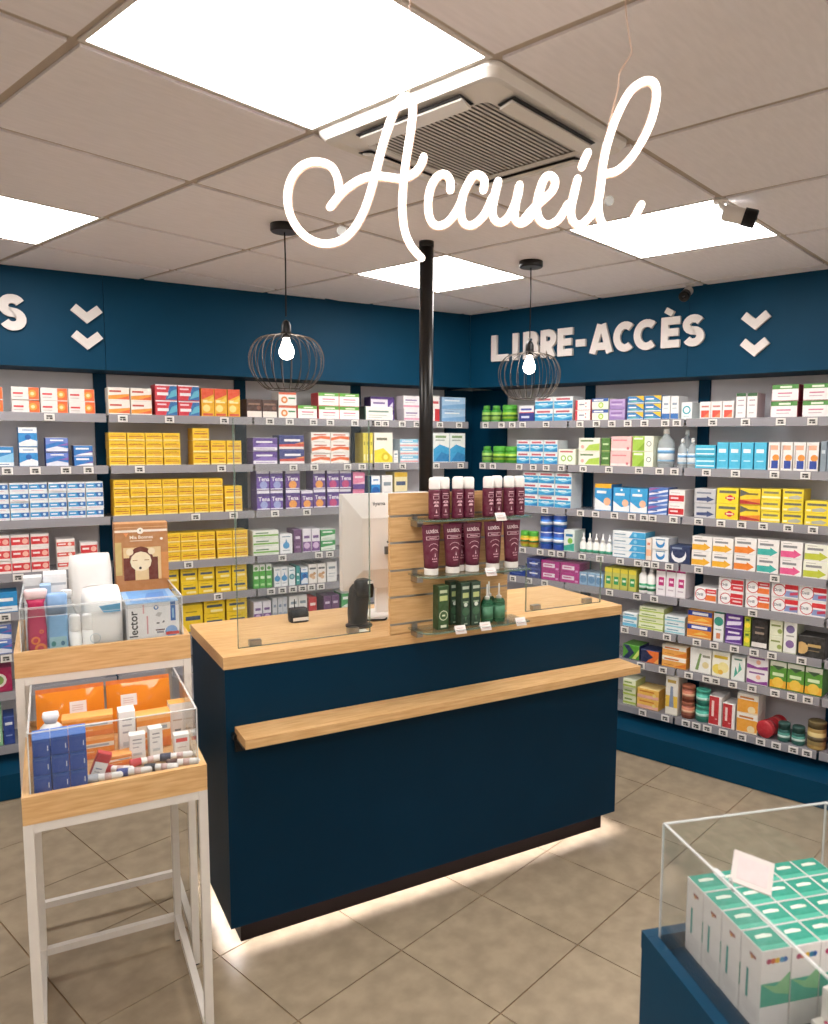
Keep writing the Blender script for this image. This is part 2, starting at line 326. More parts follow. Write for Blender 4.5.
# ------------------------------------------------------------------ neon sign
NX = Vector((.657, -.754, 0)); t = thing('neon_sign', 'glowing white script sign reading Accueil hung on wires', 'sign', (1.018, .886, 2.1), math.atan2(-.754, .657))
NE = [[[(-0.1991, 2.1155), (-0.2025, 2.1383), (-0.214, 2.1568), (-0.2376, 2.1636), (-0.2613, 2.1572), (-0.278, 2.1396), (-0.2868, 2.115), (-0.2862, 2.0868), (-0.2756, 2.0604), (-0.2557, 2.0392), (-0.2264, 2.0287), (-0.1969, 2.0349), (-0.1766, 2.0521), (-0.1599, 2.0788), (-0.1469, 2.1123), (-0.1339, 2.1614), (-0.1228, 2.1997), (-0.1082, 2.2413), (-0.0955, 2.2637), (-0.0829, 2.2689), (-0.0749, 2.2587), (-0.0745, 2.238), (-0.0792, 2.2035), (-0.0865, 2.1617), (-0.0909, 2.1197), (-0.0921, 2.0845), (-0.0873, 2.0491), (-0.0756, 2.0242), (-0.059, 2.0058)], [(-0.2155, 2.089), (-0.1999, 2.1085), (-0.1815, 2.1244), (-0.1595, 2.1368), (-0.1376, 2.1411), (-0.1121, 2.1388), (-0.0902, 2.1372), (-0.072, 2.1461), (-0.061, 2.1584), (-0.0556, 2.1723)]], [[(-0.0107, 2.1175), (-0.0098, 2.1317), (-0.0164, 2.1427), (-0.0262, 2.1442), (-0.0377, 2.1347), (-0.0458, 2.1157), (-0.0481, 2.0935), (-0.0447, 2.0713), (-0.0341, 2.0602), (-0.0177, 2.0635), (-0.0013, 2.0811), (0.0117, 2.1065)]], [[(0.0455, 2.1178), (0.0476, 2.1352), (0.0377, 2.1439), (0.0279, 2.1414), (0.0198, 2.1287), (0.0111, 2.1097), (0.0079, 2.0907), (0.0104, 2.07), (0.0203, 2.0605), (0.0351, 2.0654), (0.0498, 2.0814), (0.0611, 2.1068)]], [[(0.0713, 2.1337), (0.0659, 2.1132), (0.0619, 2.091), (0.0648, 2.0719), (0.0764, 2.0656), (0.0894, 2.0753), (0.0991, 2.0944), (0.1044, 2.1102), (0.1075, 2.1276)], [(0.1075, 2.1276), (0.1032, 2.1071), (0.1001, 2.088), (0.101, 2.0721), (0.1094, 2.0642), (0.1225, 2.0707), (0.1338, 2.0866)]], [[(0.1132, 2.0675), (0.1289, 2.0869), (0.1485, 2.1043), (0.1642, 2.1197), (0.1678, 2.135), (0.1597, 2.1434), (0.1499, 2.1388), (0.1423, 2.1196), (0.1375, 2.0965), (0.1411, 2.0735), (0.1553, 2.0627), (0.1751, 2.0717), (0.1906, 2.0969)]], [[(0.206, 2.1383), (0.2002, 2.1123), (0.1959, 2.0892), (0.1991, 2.0699), (0.2113, 2.0623), (0.227, 2.074)], [(0.2119, 2.1563), (0.2168, 2.1687), (0.2224, 2.181)]], [[(0.229, 2.0759), (0.2404, 2.0971), (0.2457, 2.124), (0.2487, 2.1622), (0.2575, 2.204), (0.2721, 2.2455), (0.2908, 2.2793), (0.31, 2.2943), (0.3256, 2.2962), (0.3347, 2.2851), (0.3347, 2.2608), (0.326, 2.227), (0.3093, 2.1929), (0.2903, 2.1663), (0.2708, 2.1509), (0.2531, 2.147)], [(0.2472, 2.1451), (0.2439, 2.1164), (0.2426, 2.0895), (0.2492, 2.0664), (0.2656, 2.0529), (0.2816, 2.055), (0.3011, 2.0705), (0.3155, 2.0968)]]]
def stroke(mb, pts, dz=-2.1):
    p = smooth([(x, 0, z + dz) for x, z in pts], 4); mb.tube(p, .0058, 8, 'neon')
    for q in (p[0], p[-1]): mb.lathe([(.0, -.0058), (.0041, -.0041), (.0058, 0), (.0041, .0041), (0, .0058)], 8, 'neon', q.x, q.y); n = len(mb.v); mb.v[n - 40:] = [(a, b_, c_ + q.z) for a, b_, c_ in mb.v[n - 40:]]
def backing(mb, pts, dz=-2.1): mb.tube(smooth([(x, .006, z + dz) for x, z in pts], 3), .0072, 8, 'silicone')
for strokes in NE:
    mb = MB(); bk = MB()
    for st in strokes: stroke(mb, st); backing(bk, st)
    o = mb.build('neon_letter', t); bk.build('tube_backing', o)
for pts in ([[(0.28, 2.489), (0.2795, 2.4231), (0.2827, 2.3939), (0.2884, 2.3608), (0.292, 2.3443), (0.2835, 2.3276), (0.2723, 2.309), (0.2709, 2.2866), (0.2622, 2.2492), (0.254, 2.2153)], [(-0.079, 2.489), (-0.0792, 2.3167), (-0.0774, 2.2929), (-0.0829, 2.2723)]]): MB().tube(smooth([(x, .004, z - 2.1) for x, z in pts], 3), .0011, 5, 'silicone').build('hanging_wire', t)
for x, z in ((-.197, 2.052), (.262, 2.105)): put('wall_spacer', MB().lathe([(.008, 0), (.008, .006)], 12, 'clear_bottle').mesh('wall_spacer'), t, (x, .012, z - 2.1), rot=(R(90), 0, 0))
# ------------------------------------------------------------------ raised lettering on the fascia
def fat(mb, pts, t, y0, y1, m):
    P = [Vector((p[0], p[1])) for p in pts]; L = len(P); lft = []; rgt = []
    for i in range(L):
        d0 = (P[i] - P[i - 1]).normalized() if i else None; d1 = (P[i + 1] - P[i]).normalized() if i < L - 1 else None
        d0 = d0 or d1; d1 = d1 or d0; n0 = Vector((-d0.y, d0.x)); n1 = Vector((-d1.y, d1.x)); mm = (n0 + n1); mm.normalize(); k = t / 2 / max(.35, mm.dot(n0))
        lft.append(P[i] + mm * k); rgt.append(P[i] - mm * k)
    for i in range(L - 1): mb.vprism([rgt[i], rgt[i + 1], lft[i + 1], lft[i]], y0, y1, m)
def arc(cx, cy, r, a0, a1, n=12): return [(cx + r * math.cos(R(a0 + (a1 - a0) * k / n)), cy + r * math.sin(R(a0 + (a1 - a0) * k / n))) for k in range(n + 1)]
T_ = .25; H_ = T_ / 2
Estr = [[(H_, 0), (H_, 1)], [(H_, 1 - H_), (.58, 1 - H_)], [(H_, .5), (.54, .5)], [(H_, H_), (.58, H_)]]
GL = {'L': [[(H_, 1), (H_, H_), (.58, H_)]], 'I': [[(H_, 0), (H_, 1)]],
      'B': [[(H_, 0), (H_, 1)], [(H_, .885)] + arc(.40, .70, .185, 90, -90, 8) + [(H_, .515)], [(H_, .515)] + arc(.43, .315, .2, 90, -90, 8) + [(H_, .115)]],
      'R': [[(H_, 0), (H_, 1)], [(H_, .885)] + arc(.40, .675, .21, 90, -90, 8) + [(H_, .465)], [(.33, .44), (.58, 0)]],
      'E': Estr, '-': [[(0, .42), (.40, .42)]], 'A': [[(.12, 0), (.42, 1)], [(.80, 0), (.50, 1)], [(.24, .24), (.68, .24)]],
      'C': [arc(.5, .5, .385, 48, 312, 18)], 'È': Estr + [[(.14, 1.24), (.36, 1.09)]],
      'S': [arc(.36, .69, .195, 25, 272, 12) + arc(.36, .31, .195, 88, -155, 12)]}
def letter(ch, parent, x0, x1, z0, h):
    mb = MB(); nat = {'L': .58, 'I': .23, 'B': .745, 'R': .70, 'E': .58, '-': .4, 'A': .92, 'C': .885, 'È': .58, 'S': .62}[ch]; off = .05 if ch == 'S' else 0
    sx = (x1 - x0) / nat
    for k, st in enumerate(GL[ch]): fat(mb, [((p[0] - off) * sx + x0, p[1] * h + z0) for p in st], T_ * h * (.75 if k == 4 else 1), -.018 - .0004 * k, 0, 'sign_white')
    return mb.build('letter', parent)
def wall_thing(name, label, cat, side, y): return thing(name, label, cat, wpt(side, 0, y, 0), frame(side)[1])
t = wall_thing('wall_lettering', 'raised white lettering reading LIBRE-ACCÈS on the right fascia', 'sign', 'R', -FD - .001)
for ch, a, b in (('L', .363, .495), ('I', .527, .572), ('B', .612, .718), ('R', .735, .835), ('E', .848, .950), ('-', .972, 1.034), ('A', 1.060, 1.206), ('C', 1.214, 1.328), ('C', 1.334, 1.460), ('È', 1.484, 1.590), ('S', 1.603, 1.722)):
    letter(ch, t, a, b, 2.190, .158)
t = wall_thing('wall_lettering', 'raised white letter S on left fascia at frame edge', 'sign', 'L', -FD - .001)
letter('S', t, -2.772, -2.658, 2.197, .162)
def chevron(label, side, cx, z):
    t = thing('chevron_sign', label, 'sign', wpt(side, cx, -FD - .001, z), frame(side)[1])
    mb = MB(); fat(mb, [(-.058, .075), (0, .027), (.058, .075)], .040, -.018, 0, 'sign_white'); mb.build('chevron', t)
chevron('upper white chevron on fascia right of lettering', 'R', 1.974, 2.243); chevron('lower white chevron on fascia right of lettering', 'R', 1.974, 2.116)
chevron('upper white chevron on fascia beside letter S', 'L', -2.402, 2.252); chevron('lower white chevron on fascia beside letter S', 'L', -2.404, 2.127)
# ------------------------------------------------------------------ shelving bays
ZS = {1: 1.818, 2: 1.562, 3: 1.306, 4: 1.052, 5: .865, 6: .665, 7: .478, 8: .212}
BAYS = {'A': ('L', -3.05, -2.327, 'wall shelving bay under the letter S, far left'), 'B': ('L', -2.327, -1.595, 'wall shelving bay full of yellow boxes'),
        'C': ('L', -1.595, -.875, 'wall shelving bay below the left pendant lamp'), 'D': ('L', -.875, -.199, 'wall shelving bay behind the black pole'),
        'E': ('R', .275, .923, 'wall shelving bay next to the corner, right wall'), 'F': ('R', .923, 1.63, 'wall shelving bay below the word ACCÈS'),
        'G': ('R', 1.63, 2.36, 'wall shelving bay below right chevrons'), 'H': ('R', 2.36, 3.09, 'wall shelving bay beyond the right frame edge')}
TAGS = {('A', 1): [-2.583], ('A', 2): [-2.769, -2.654, -2.523, -2.423], ('A', 4): [-2.749], ('A', 5): [-2.812], ('A', 6): [-2.817], ('B', 1): [-2.257, -2.033, -1.753], ('B', 2): [-2.186, -1.774], ('B', 3): [-1.916, -1.716], ('B', 4): [-1.96], ('B', 5): [-1.81], ('C', 1): [-1.503, -1.39, -1.25, -1.148, -0.994], ('C', 2): [-1.373, -1.248, -1.043, -0.949], ('C', 3): [-1.484, -1.297], ('C', 4): [-1.446, -1.228, -1.16], ('C', 5): [-1.515, -1.45, -1.388, -1.33, -1.276, -1.218], ('D', 1): [-0.845, -0.796, -0.682, -0.58, -0.417, -0.276], ('D', 2): [-0.787, -0.68, -0.442, -0.263], ('E', 1): [0.325, 0.449, 0.53, 0.607, 0.776], ('E', 2): [0.297, 0.386, 0.587, 0.69, 0.782, 0.886], ('E', 3): [0.777], ('E', 4): [0.621, 0.75, 0.831, 0.903], ('E', 5): [0.551, 0.672, 0.786], ('F', 1): [1.005, 1.112, 1.208, 1.305, 1.404, 1.523, 1.587], ('F', 2): [1.033, 1.198, 1.381, 1.5, 1.584], ('F', 3): [1.022, 1.121, 1.24, 1.347, 1.419, 1.469, 1.588], ('F', 4): [1.04, 1.155, 1.283, 1.392, 1.441, 1.493, 1.574], ('F', 5): [1.223, 1.393, 1.494], ('F', 6): [1.324, 1.438, 1.575], ('F', 7): [1.428, 1.558], ('F', 8): [1.448, 1.582], ('G', 1): [1.779, 1.944, 2.112, 2.255], ('G', 2): [1.757, 1.906, 2.095, 2.237], ('G', 3): [1.726, 1.843, 1.948, 2.053, 2.172, 2.284], ('G', 4): [1.736, 2.121], ('G', 5): [2.023], ('G', 6): [1.742, 1.835, 1.94, 2.039, 2.126, 2.265], ('G', 7): [1.704, 1.803, 1.85, 1.939, 2.037, 2.149, 2.23, 2.303], ('G', 8): [1.699, 1.757, 1.817, 1.902, 1.998, 2.092, 2.168, 2.249, 2.313]}
tagmb = MB().box(-.0225, .0225, -.004, 0, -.017, .017, 'white_plastic')
tagmb.poly([(-.017, -.0042, -.012), (.017, -.0042, -.012), (.017, -.0042, .012), (-.017, -.0042, .012)], 'd2d0ca')
for x0, x1, z0, z1 in ((-.013, .012, .001, .009), (-.013, -.004, -.009, -.002), (0, .013, -.010, -.001)): tagmb.poly([(x0, -.0044, z0), (x1, -.0044, z0), (x1, -.0044, z1), (x0, -.0044, z1)], '33302e')
tag_me = tagmb.mesh('price_tag')
for bay, (side, x0, x1, lab) in BAYS.items():
    t = thing('shelving_bay', lab, 'shelf unit', wpt(side, 0, 0, 0), frame(side)[1])
    B(x0 + .032, x1 - .032, -.014, -.002, .14, ZF - .002, 'back_panel').build('back_panel', t)
    MB().box(x0 - .031, x0 + .031, -.03, -.002, .126, ZF - .001, 'navy').build('upright', t)
    if bay in 'DH': MB().box(x1 - .031, x1 + (.031 if bay == 'H' else .19), -.03, -.002, .126, ZF - .001, 'navy').build('upright', t)
    if bay == 'E': MB().box(x0 - .27, x0 - .0315, -.03, -.002, .126, ZF - .001, 'navy').build('corner_filler', t)
    for k, z in ZS.items():
        a, b = x0 + .006, x1 - .006
        sh = B(a, b, -FD, -.0305, z - .012, z - .001, 'shelf_clear').build('shelf', t)
        B(a, b, -FD - .0035, -FD - .0005, z - .038, z + .004, 'rail').build('price_rail', sh)
        for q in (a + .05, b - .05): B(q - .004, q + .004, -.2, -.0305, z - .026, z - .0145, 'steel').build('bracket', sh)
        for x in TAGS.get((bay, k), ()): put('price_tag', tag_me, sh, (min(max(x, a + .023), b - .023), -FD - .0042, z - .018))
# ------------------------------------------------------------------ goods: printed cartons and bottles
DESIGNS = """
wo|e9e4e0|e9e4e0|efe9e4|r .62 0 1 1 f0692b;c .76 .5 .3 f6a23a;c .76 .5 .15 fbd9a0;r .06 .44 .42 .58 d8343a;l .06 .22 .4 b9a9a4
bw|2c86c8|1f6bb0|e6eef4|r 0 0 1 .22 eef2f5;p 0 .22 1 .22 1 .7 .3 .45 8cc8ea;r .1 .72 .9 .84 f2f5f8;l .3 .1 .8 7088b0
bwt|2f8fd2|2376b8|f0f3f5|r 0 .72 1 1 f3f5f6;p 0 0 1 0 1 .3 .6 .42 0 .2 e8eef2;c .5 .5 .14 1d5fae;l .2 .85 .8 5f8dc4
bvi|2b78c4|3b4aa0|e8eaf2|p 0 .5 .6 .75 1 .6 1 1 0 1 6d86d0;p 0 0 1 0 1 .25 .5 .4 0 .22 dfe4f0;p .5 .45 1 .65 1 .45 8b5fb0;r .2 .78 .8 .88 f2f4f8
bvs|2a7ac6|23408e|d9dfee|p 0 0 1 0 1 .35 .4 .2 f0f2f6;r .1 .62 .8 .8 f0f2f6;p .5 .3 1 .5 1 .32 7a56a8
bws|eef1f3|e5e9ed|f2f4f5|r 0 .3 .62 .85 3f9fd8;p .62 .3 1 .3 1 .85 .5 .85 2a6fb8;r .08 .5 .45 .64 f4f7fa;c .78 .6 .16 cfe6f4;l .1 .12 .8 d08aa8
rw|efe7e4|e6dcd8|f2ebe7|r 0 .18 1 .8 d8343a;c .78 .48 .22 f1b7a8;r .1 .44 .5 .6 f6e6e2
rwp|f2e9e4|eadfda|f4ece8|r 0 .3 1 .72 dd5a4e;c .72 .5 .18 f6d8cf;r .08 .46 .5 .58 f8ece8
cbx|1f8fd0|1a78b4|2a9bd8|r 0 0 1 .3 eef3f5;r .15 .55 .85 .72 f2f6f8;l .2 .14 .8 98a8b8
mag|a8124f|8c0f42|c03a6c|c .5 .5 .3 e8e0d8;c .5 .5 .2 7fa050
gw|8fc79a|7ab488|b4dcb8|r .2 .1 .8 .5 eaf2ea
nav|1d3f8f|18357a|2a4fa0|r .15 .7 .85 .8 dfe6f2;l .2 .3 .8 8fa6d6
wof|f4ece2|ece2d6|f6efe6|p 0 .12 1 .12 1 .55 0 .4 f2a03c;p .3 .12 1 .12 1 .4 ea6a34;r .06 .66 .62 .8 c84f3e
rb|d63a48|c2303e|f0e4e6|p .45 0 1 0 1 1 .7 1 2f6fae;p .55 .1 1 .3 1 .75 .75 .6 5fb4cc;r .08 .3 .6 .5 f6eef0;r .08 .7 .5 .8 f6d8dc;r 0 .93 1 1 f0e8ec
yr|f0b428|e8a820|e0522c|p 0 .6 1 .8 1 1 0 1 e2542e;r .12 .5 .88 .6 fbe9b0;c .4 .3 .13 f7e08a;r .1 .04 .9 .12 d65a3a;p .4 .55 1 .75 1 .55 f6cf50
yel|f4c826|e2b01c|f6d23e|r .08 .50 .92 .60 b8542a;l .12 .72 .8 a87c18;r 0 0 1 .16 fae4a0;r .5 .24 .9 .32 d8902a
yb|f0cb22|dcb61a|f4d63c|r .12 .42 .88 .58 4a5a70;l .12 .72 .7 a88a18;r .3 .1 .9 .26 f6e6a8
brw|4a3028|3c2620|5a3c30|r 0 0 1 .36 efe6dc;r .1 .7 .9 .8 8a6a58;c .8 .55 .12 7a5040
wgo|f1ece6|e8e2dc|c8553a|c .32 .42 .28 e08a4a;c .32 .42 .14 f4e0c8;r .55 .5 .95 .62 4a8a58;r 0 .84 1 1 d86a48
wg|f4f0ec|d8404a|5fae3c|r 0 .76 1 1 62a83c;r .3 .82 .8 .92 e6f0d8;r .2 .48 .82 .56 d86a88;l .2 .3 .8 b0a8a8
pur|5b3a94|4a2f7c|efeaf2|r 0 0 1 .28 f1edf4;p 0 .28 1 .28 1 .5 .4 .62 8a6cc0;r .12 .62 .8 .76 f2eef6;l .1 .12 .9 8a78b0
nr|26357e|1f2a66|3a4a94|r 0 0 1 .2 efe8e8;p 0 .2 1 .2 1 .42 0 .36 d24a38;r .2 .58 .85 .74 f2eff4;p .6 .42 1 .42 1 .55 f0923a
wor|f5efe8|ece4dc|f6f0ea|p 0 .2 .5 .42 1 .3 1 .62 .5 .7 0 .5 ee6c2e;r .12 .74 .8 .86 c8552e;l .1 .08 .7 b8a8a0
vio|6a4aa6|54388a|e8e2f0|p 0 .62 1 .72 1 1 0 1 4a3080;r 0 .86 1 1 eae6f2;t Tena .1 .46 .22 f6f4fa;c .55 .26 .2 9fa8dc;r 0 0 1 .08 f0ecf6
vor|6a4292|54327a|e8e2f0|p 0 .62 1 .72 1 1 0 1 4a3080;r 0 .86 1 1 eae6f2;t Tena .1 .48 .22 f6f4fa;c .5 .26 .22 f0a04a;r 0 0 1 .08 f0ecf6
vpi|6a3f96|54307a|e8e2f0|p 0 .62 1 .72 1 1 0 1 4a3080;r 0 .86 1 1 eae6f2;t Tena .1 .48 .22 f6f4fa;c .5 .26 .22 c2407a;r 0 0 1 .08 f0ecf6
pnk|e884a8|6a3f96|e0a0c0|r 0 0 1 .3 5f3a90;p 0 .3 1 .3 1 .45 f4c4d6;r .15 .66 .85 .78 f8e8f0
wgl|eef0e6|e2e6da|f2f4ec|r 0 .3 1 .52 7cb848;r .1 .66 .6 .8 4a7a4a;l .1 .14 .8 a8b0a0
wdr|f1f2f2|e4e8e8|f4f5f5|c .5 .42 .18 4a9ad0;p .38 .5 .62 .5 .5 .78 4a9ad0;l .15 .86 .85 7a98a8;l .2 .14 .8 a8b0b4
plm|6a4470|573660|7a5480|r .2 .6 .8 .72 d8c8dc;r .2 .2 .8 .3 a888b0
wpu|efeaf0|ddd6e2|f2eef4|r 0 0 1 .45 7a4a90;r .15 .6 .85 .72 7a5a92;c .5 .28 .14 d8b8dc
gwh|e9f1e6|3f9a52|f0f5ee|p 0 .35 1 .55 1 1 0 1 3f9f58;r .12 .7 .8 .84 f0f6ee;l .1 .14 .8 90a890
grn|4fae3c|3f9030|eef3ea|r 0 .74 1 1 eef2e8;c .5 .85 .08 6aa858;r .15 .4 .85 .52 e0f2d4;r .15 .1 .85 .2 a8d890
wte|eaf2f2|d8e6e6|f0f5f5|c .5 .5 .22 3a8a9a;c .5 .5 .1 8ac0c8;l .15 .84 .85 4a8a9a
tea|2f9a94|268480|5fb8b4|r .2 .5 .8 .62 e6f4f2;r .2 .2 .8 .28 b8e0dc
wfl|f2ede6|e4ded6|4a4a48|c .35 .4 .12 d8a878;c .6 .3 .1 e0b890;r .1 .72 .9 .82 6a6a68;c .7 .5 .08 c89868
wpl|f0eeea|e2e0dc|f4f2ee|r .15 .66 .85 .78 8a98a0;l .15 .4 .85 b8c0c4;l .15 .25 .7 c8ccd0
gry|d4d6da|c4c8cc|e4e6e8|r .2 .6 .8 .72 8a94a8;c .5 .3 .14 a8b0c0
red|c8242e|ac1e28|e85a58|r .15 .6 .85 .74 f4dcd8;r .15 .2 .85 .3 e89088
wgs|f0ede6|2f5a4a|f4f2ec|r .0 0 .03 1 2f5a4a;r .12 .6 .85 .72 7a9a88;l .12 .36 .8 b0b4ac;l .12 .2 .6 b0b4ac
puw|efe9f0|4a3070|5a3a86|r .72 0 1 1 5a3590;r 0 .8 1 1 52367c;r .1 .4 .6 .55 8a70a8;p .78 .2 .95 .2 .95 .6 e8e0f0
wpk|f1ecee|e4dce0|f4f0f2|r 0 .1 1 .26 e0a0b8;r .1 .6 .8 .72 9a86b0;l .1 .44 .7 b8a8b8
rwv|f3eeea|c8242e|f0ece8|r .55 0 1 .5 d0303a;r .1 .7 .9 .8 c84a50
lbl|a8cbea|8fb4d8|c8def0|p 0 .3 1 .5 1 .1 0 .05 7fb0dc;r .1 .68 .75 .78 f0f4f8;l .1 .86 .5 6a90bc
yvl|e6d34a|d4c038|f0e27a|r .2 .1 .8 .3 f4ecb0;r .2 .6 .8 .72 a89a30
ysw|f3efdf|e8e2cc|f5f2e6|p 0 0 1 0 1 .2 .5 .5 0 .42 f0dc3c;c .62 .2 .16 d8c020;c .62 .2 .08 f4e878;r .12 .76 .7 .84 7a7a60
lbp|e4edf3|c4d6e2|eef3f6|r 0 .55 1 1 7fc4e2;r 0 .1 1 .3 e8a8a8;r .1 .68 .7 .84 f2f6f8
cyw|eef2ef|d8e4e6|f0f4f2|p 0 0 1 0 1 .5 .4 .62 0 .46 3aa4d8;p 0 0 1 0 1 .26 .5 .36 2a84c0;r .12 .84 .8 .92 8aa878;l .12 .74 .7 a8b4b0
yb2|ecdfae|d8c890|f0e8c4|r 0 0 1 .4 3a74b0;r 0 .86 1 1 e0b838;r .12 .6 .85 .72 4a5a78
nvw|efeff2|26306e|f1f2f4|r 0 0 1 .55 27398c;r 0 .55 1 .6 d04048;r .12 .72 .85 .84 4a5ab0;r .15 .22 .7 .36 dfe4f4
cyb|f1f4f5|dfe8ec|f5f7f7|r 0 0 1 .66 35a6d8;p 0 0 1 0 1 .3 .5 .1 1f7fc0;p 0 .5 .5 .35 1 .5 1 .4 .5 .22 0 .4 a8e0f2;r .12 .74 .86 .9 c85a6a;r .2 .4 .7 .5 f2f8fa
wgc|f0f2e2|dde2cc|f2f4e8|c .3 .42 .2 9cc850;c .3 .42 .12 f2f4e4;c .68 .42 .2 9cc850;c .68 .42 .12 f2f4e4;r .1 .8 .85 .9 c86a6a
wgt|e9f2ee|cfe0d8|eef4f1|p 0 0 1 0 1 .4 0 .25 3fae98;r .15 .7 .85 .82 2f7fb0;c .6 .5 .14 8ac850
nvy|2a3a80|20306c|3a4a94|c .5 .46 .3 3f63c0;r .2 .4 .8 .56 e8ecf6;r 0 .86 1 1 4a58a0
mgw|b81f86|9a186e|c84a9c|r .1 .3 .75 .72 f2e2ee;r .16 .46 .6 .58 c0508f;r .8 .1 .95 .3 e0a0d0
wrd|f4f1ee|c8303c|f6f4f2|r 0 0 .14 1 cf3440;c .7 .35 .07 d84048;c .7 .7 .07 d84048;r .25 .5 .6 .62 8a90a0
wml|eef1e2|d8dfc4|2f60a8|r 0 .72 1 1 2c5ca8;c .55 .38 .28 a8cc50;c .55 .38 .16 e2eeb0;r .1 .78 .7 .92 f0f2f4
lil|b9a0d0|a48abf|cdb8de|r .1 .62 .85 .78 8f6ab0;p 0 0 1 0 1 .25 0 .4 9c80bc;l .12 .46 .8 efe8f4
bys|2f7fc0|256aa6|f0c838|p .5 1 1 1 1 .3 f2c436;r 0 .0 1 .16 e8eef0;r .08 .5 .55 .68 f0f4f4;p 0 .2 .5 .2 .8 .4 .3 .4 5fb0b0
wbb|f1f1f0|e2e2e2|f4f4f3|r 0 0 1 .26 2f6fb8;r .2 .62 .8 .72 9aa8b8;l .2 .46 .8 c0c8cc
wtc|f0f4f4|dfe8e8|f3f6f6|c .5 .55 .26 3aa8b8;c .5 .55 .17 f0f4f4;l .2 .16 .8 8ab0b8
wgy|f1efe2|e2dfcc|f3f2e8|p .3 .08 1 .08 1 .62 .5 .5 b4d455;c .18 .35 .14 f0b0a0;r .08 .74 .7 .86 6a8a50
dgr|4f7f38|40692c|6a9a50|r .15 .5 .85 .64 c8dcb0;r 0 0 1 .12 a8b870
pkw|f3c4c0|e6b0ac|f5d2ce|r .08 .7 .8 .8 e08a90;r 0 0 1 .2 f6e4e0;c .85 .2 .1 d87880
grw|f1f2e2|dfe2c8|f3f4e8|r 0 0 .58 1 a5cb48;p .2 0 .58 0 .58 .6 88b030;c .8 .5 .18 7a8a80;c .8 .5 .13 f1f2e4;r .06 .78 .5 .9 eef4dc
byt|2f98d6|2480bc|f0b01e|r 0 .86 1 1 f1b41f;p 0 0 1 0 1 .2 .5 .3 0 .5 f0f3f5;c .76 .36 .15 f0b890;r .12 .66 .7 .76 f2f6f8
blt|37a2da|2a8cc4|2a86be|p 0 0 1 0 1 .3 .5 .2 0 .45 f0f3f5;c .74 .38 .15 f0c0a0;c .5 .92 .05 f4f6f8;r .12 .68 .7 .78 f2f6f8
bpd|4a76c4|3a60a8|7a90d0|p 0 .1 1 .6 1 .85 0 .35 e6ecf6;p 0 .6 .6 1 .2 1 0 .9 9a5a9a;p .3 0 1 .3 1 .1 .7 0 c8d6ee;r .12 .44 .5 .56 2a4a90
rdw|f4f0ee|d8d0ce|f6f3f1|r 0 .12 .96 .6 d0262f;r .1 .3 .6 .44 f6e2e0;l .1 .76 .7 b0a8a8
wbl|f0f4f6|56b4e0|f3f6f7|p .5 0 1 0 1 1 .62 1 3fa8dc;c .7 .5 .3 8ed0ee;r .05 .4 .4 .58 8aa6b8
wpe|f2e4d8|e8d4c4|f4e9e0|r 0 .2 1 .5 f0b890;r .2 .7 .8 .82 d89070
wbw|f2f4f5|e0e6ea|f4f6f7|c .5 .55 .42 2f8ccc;c .5 .75 .34 f2f4f5;r .2 .82 .8 .92 5a88a8
nwv|24345c|1c2a4c|34466e|c .45 .5 .46 f0f2f4;c .45 .7 .4 24345c;r .1 .84 .6 .94 8a98b0
bgr|8fb4d4|7a9cbc|a8c6de|c .5 .45 .3 5f90bc;r .15 .76 .85 .88 e8f0f6
ygr|c9c860|b4b34c|e0d84a|r .2 .22 .85 .6 2f9a58;r .3 .38 .75 .48 e6f2e0;r 0 .8 1 1 e2d23c
wmg|f3eef1|e2d8de|a81f68|r .25 .36 .85 .66 c22878;r .35 .48 .75 .56 f4dcea;r 0 .88 1 1 b02470;l .2 .2 .8 c8b8c4
cyw2|eef4f6|dbe8ee|f2f6f7|r 0 0 1 .5 6fc4e4;r .1 .66 .8 .82 5aa0c0
lgw|eaf0cc|c9d48a|eef3d6|r 0 .12 1 .36 b4cc50;r .1 .58 .7 .78 8aa850
wlb|e9f1f2|cfe0e4|edf3f4|r 0 .1 1 .34 8accd8;r .1 .58 .7 .76 6a9ab0
gnc|4f9a2c|24306c|6ab04a|p 0 0 .35 0 .7 .5 .35 1 0 1 .35 .5 1c2c58;p .55 0 .75 0 1 .4 1 .8 d0e070
noc|e8722a|1c2850|2a3a68|p 0 0 .3 0 .6 .5 .3 1 0 1 1b2750;p .4 .2 .7 .5 .4 .8 1b2750;p .7 0 1 0 1 .5 f4b060
orw|f3ae52|e49a3c|f6e2c0|r 0 .62 1 1 f4efe2;r .1 .7 .7 .84 d87a28;p .5 .1 1 .1 1 .5 e8822a;l .1 .2 .5 b86a20
opk|f2c15a|e4ae48|f4d48a|r 0 0 1 .35 f0b8a8;r .1 .66 .8 .8 d8822c;c .8 .4 .18 f4dc8a
wyt|f1ede2|dfdacc|f4f1e8|r .0 .2 1 .5 f0c84a;p .3 .2 .7 .2 .6 .75 .4 .75 8a98b0;r .15 .84 .85 .92 c8a850
wrs|f4efee|e6dedc|f6f3f2|r .12 .08 .88 .5 e0503c;p .3 .08 .88 .08 .88 .4 ee8458;r .15 .68 .85 .78 c88078
wdg|f3efef|e0dadb|2f5a34|r 0 .88 1 1 34623a;l .2 .7 .8 b098a4;l .2 .5 .8 c0b0b8;l .2 .2 .7 c8bcc0
wgm|f4f0f0|9a2040|4a8a3a|r 0 .74 1 1 4f9240;r .3 .8 .75 .93 e6efdc;r .22 .44 .76 .52 d07a98;l .22 .26 .7 c8a8b4
cya|3fb6d8|30a0c4|5cc4e0|r .05 .6 .95 .74 cfeef4;r .05 .2 .95 .3 eaf6f8
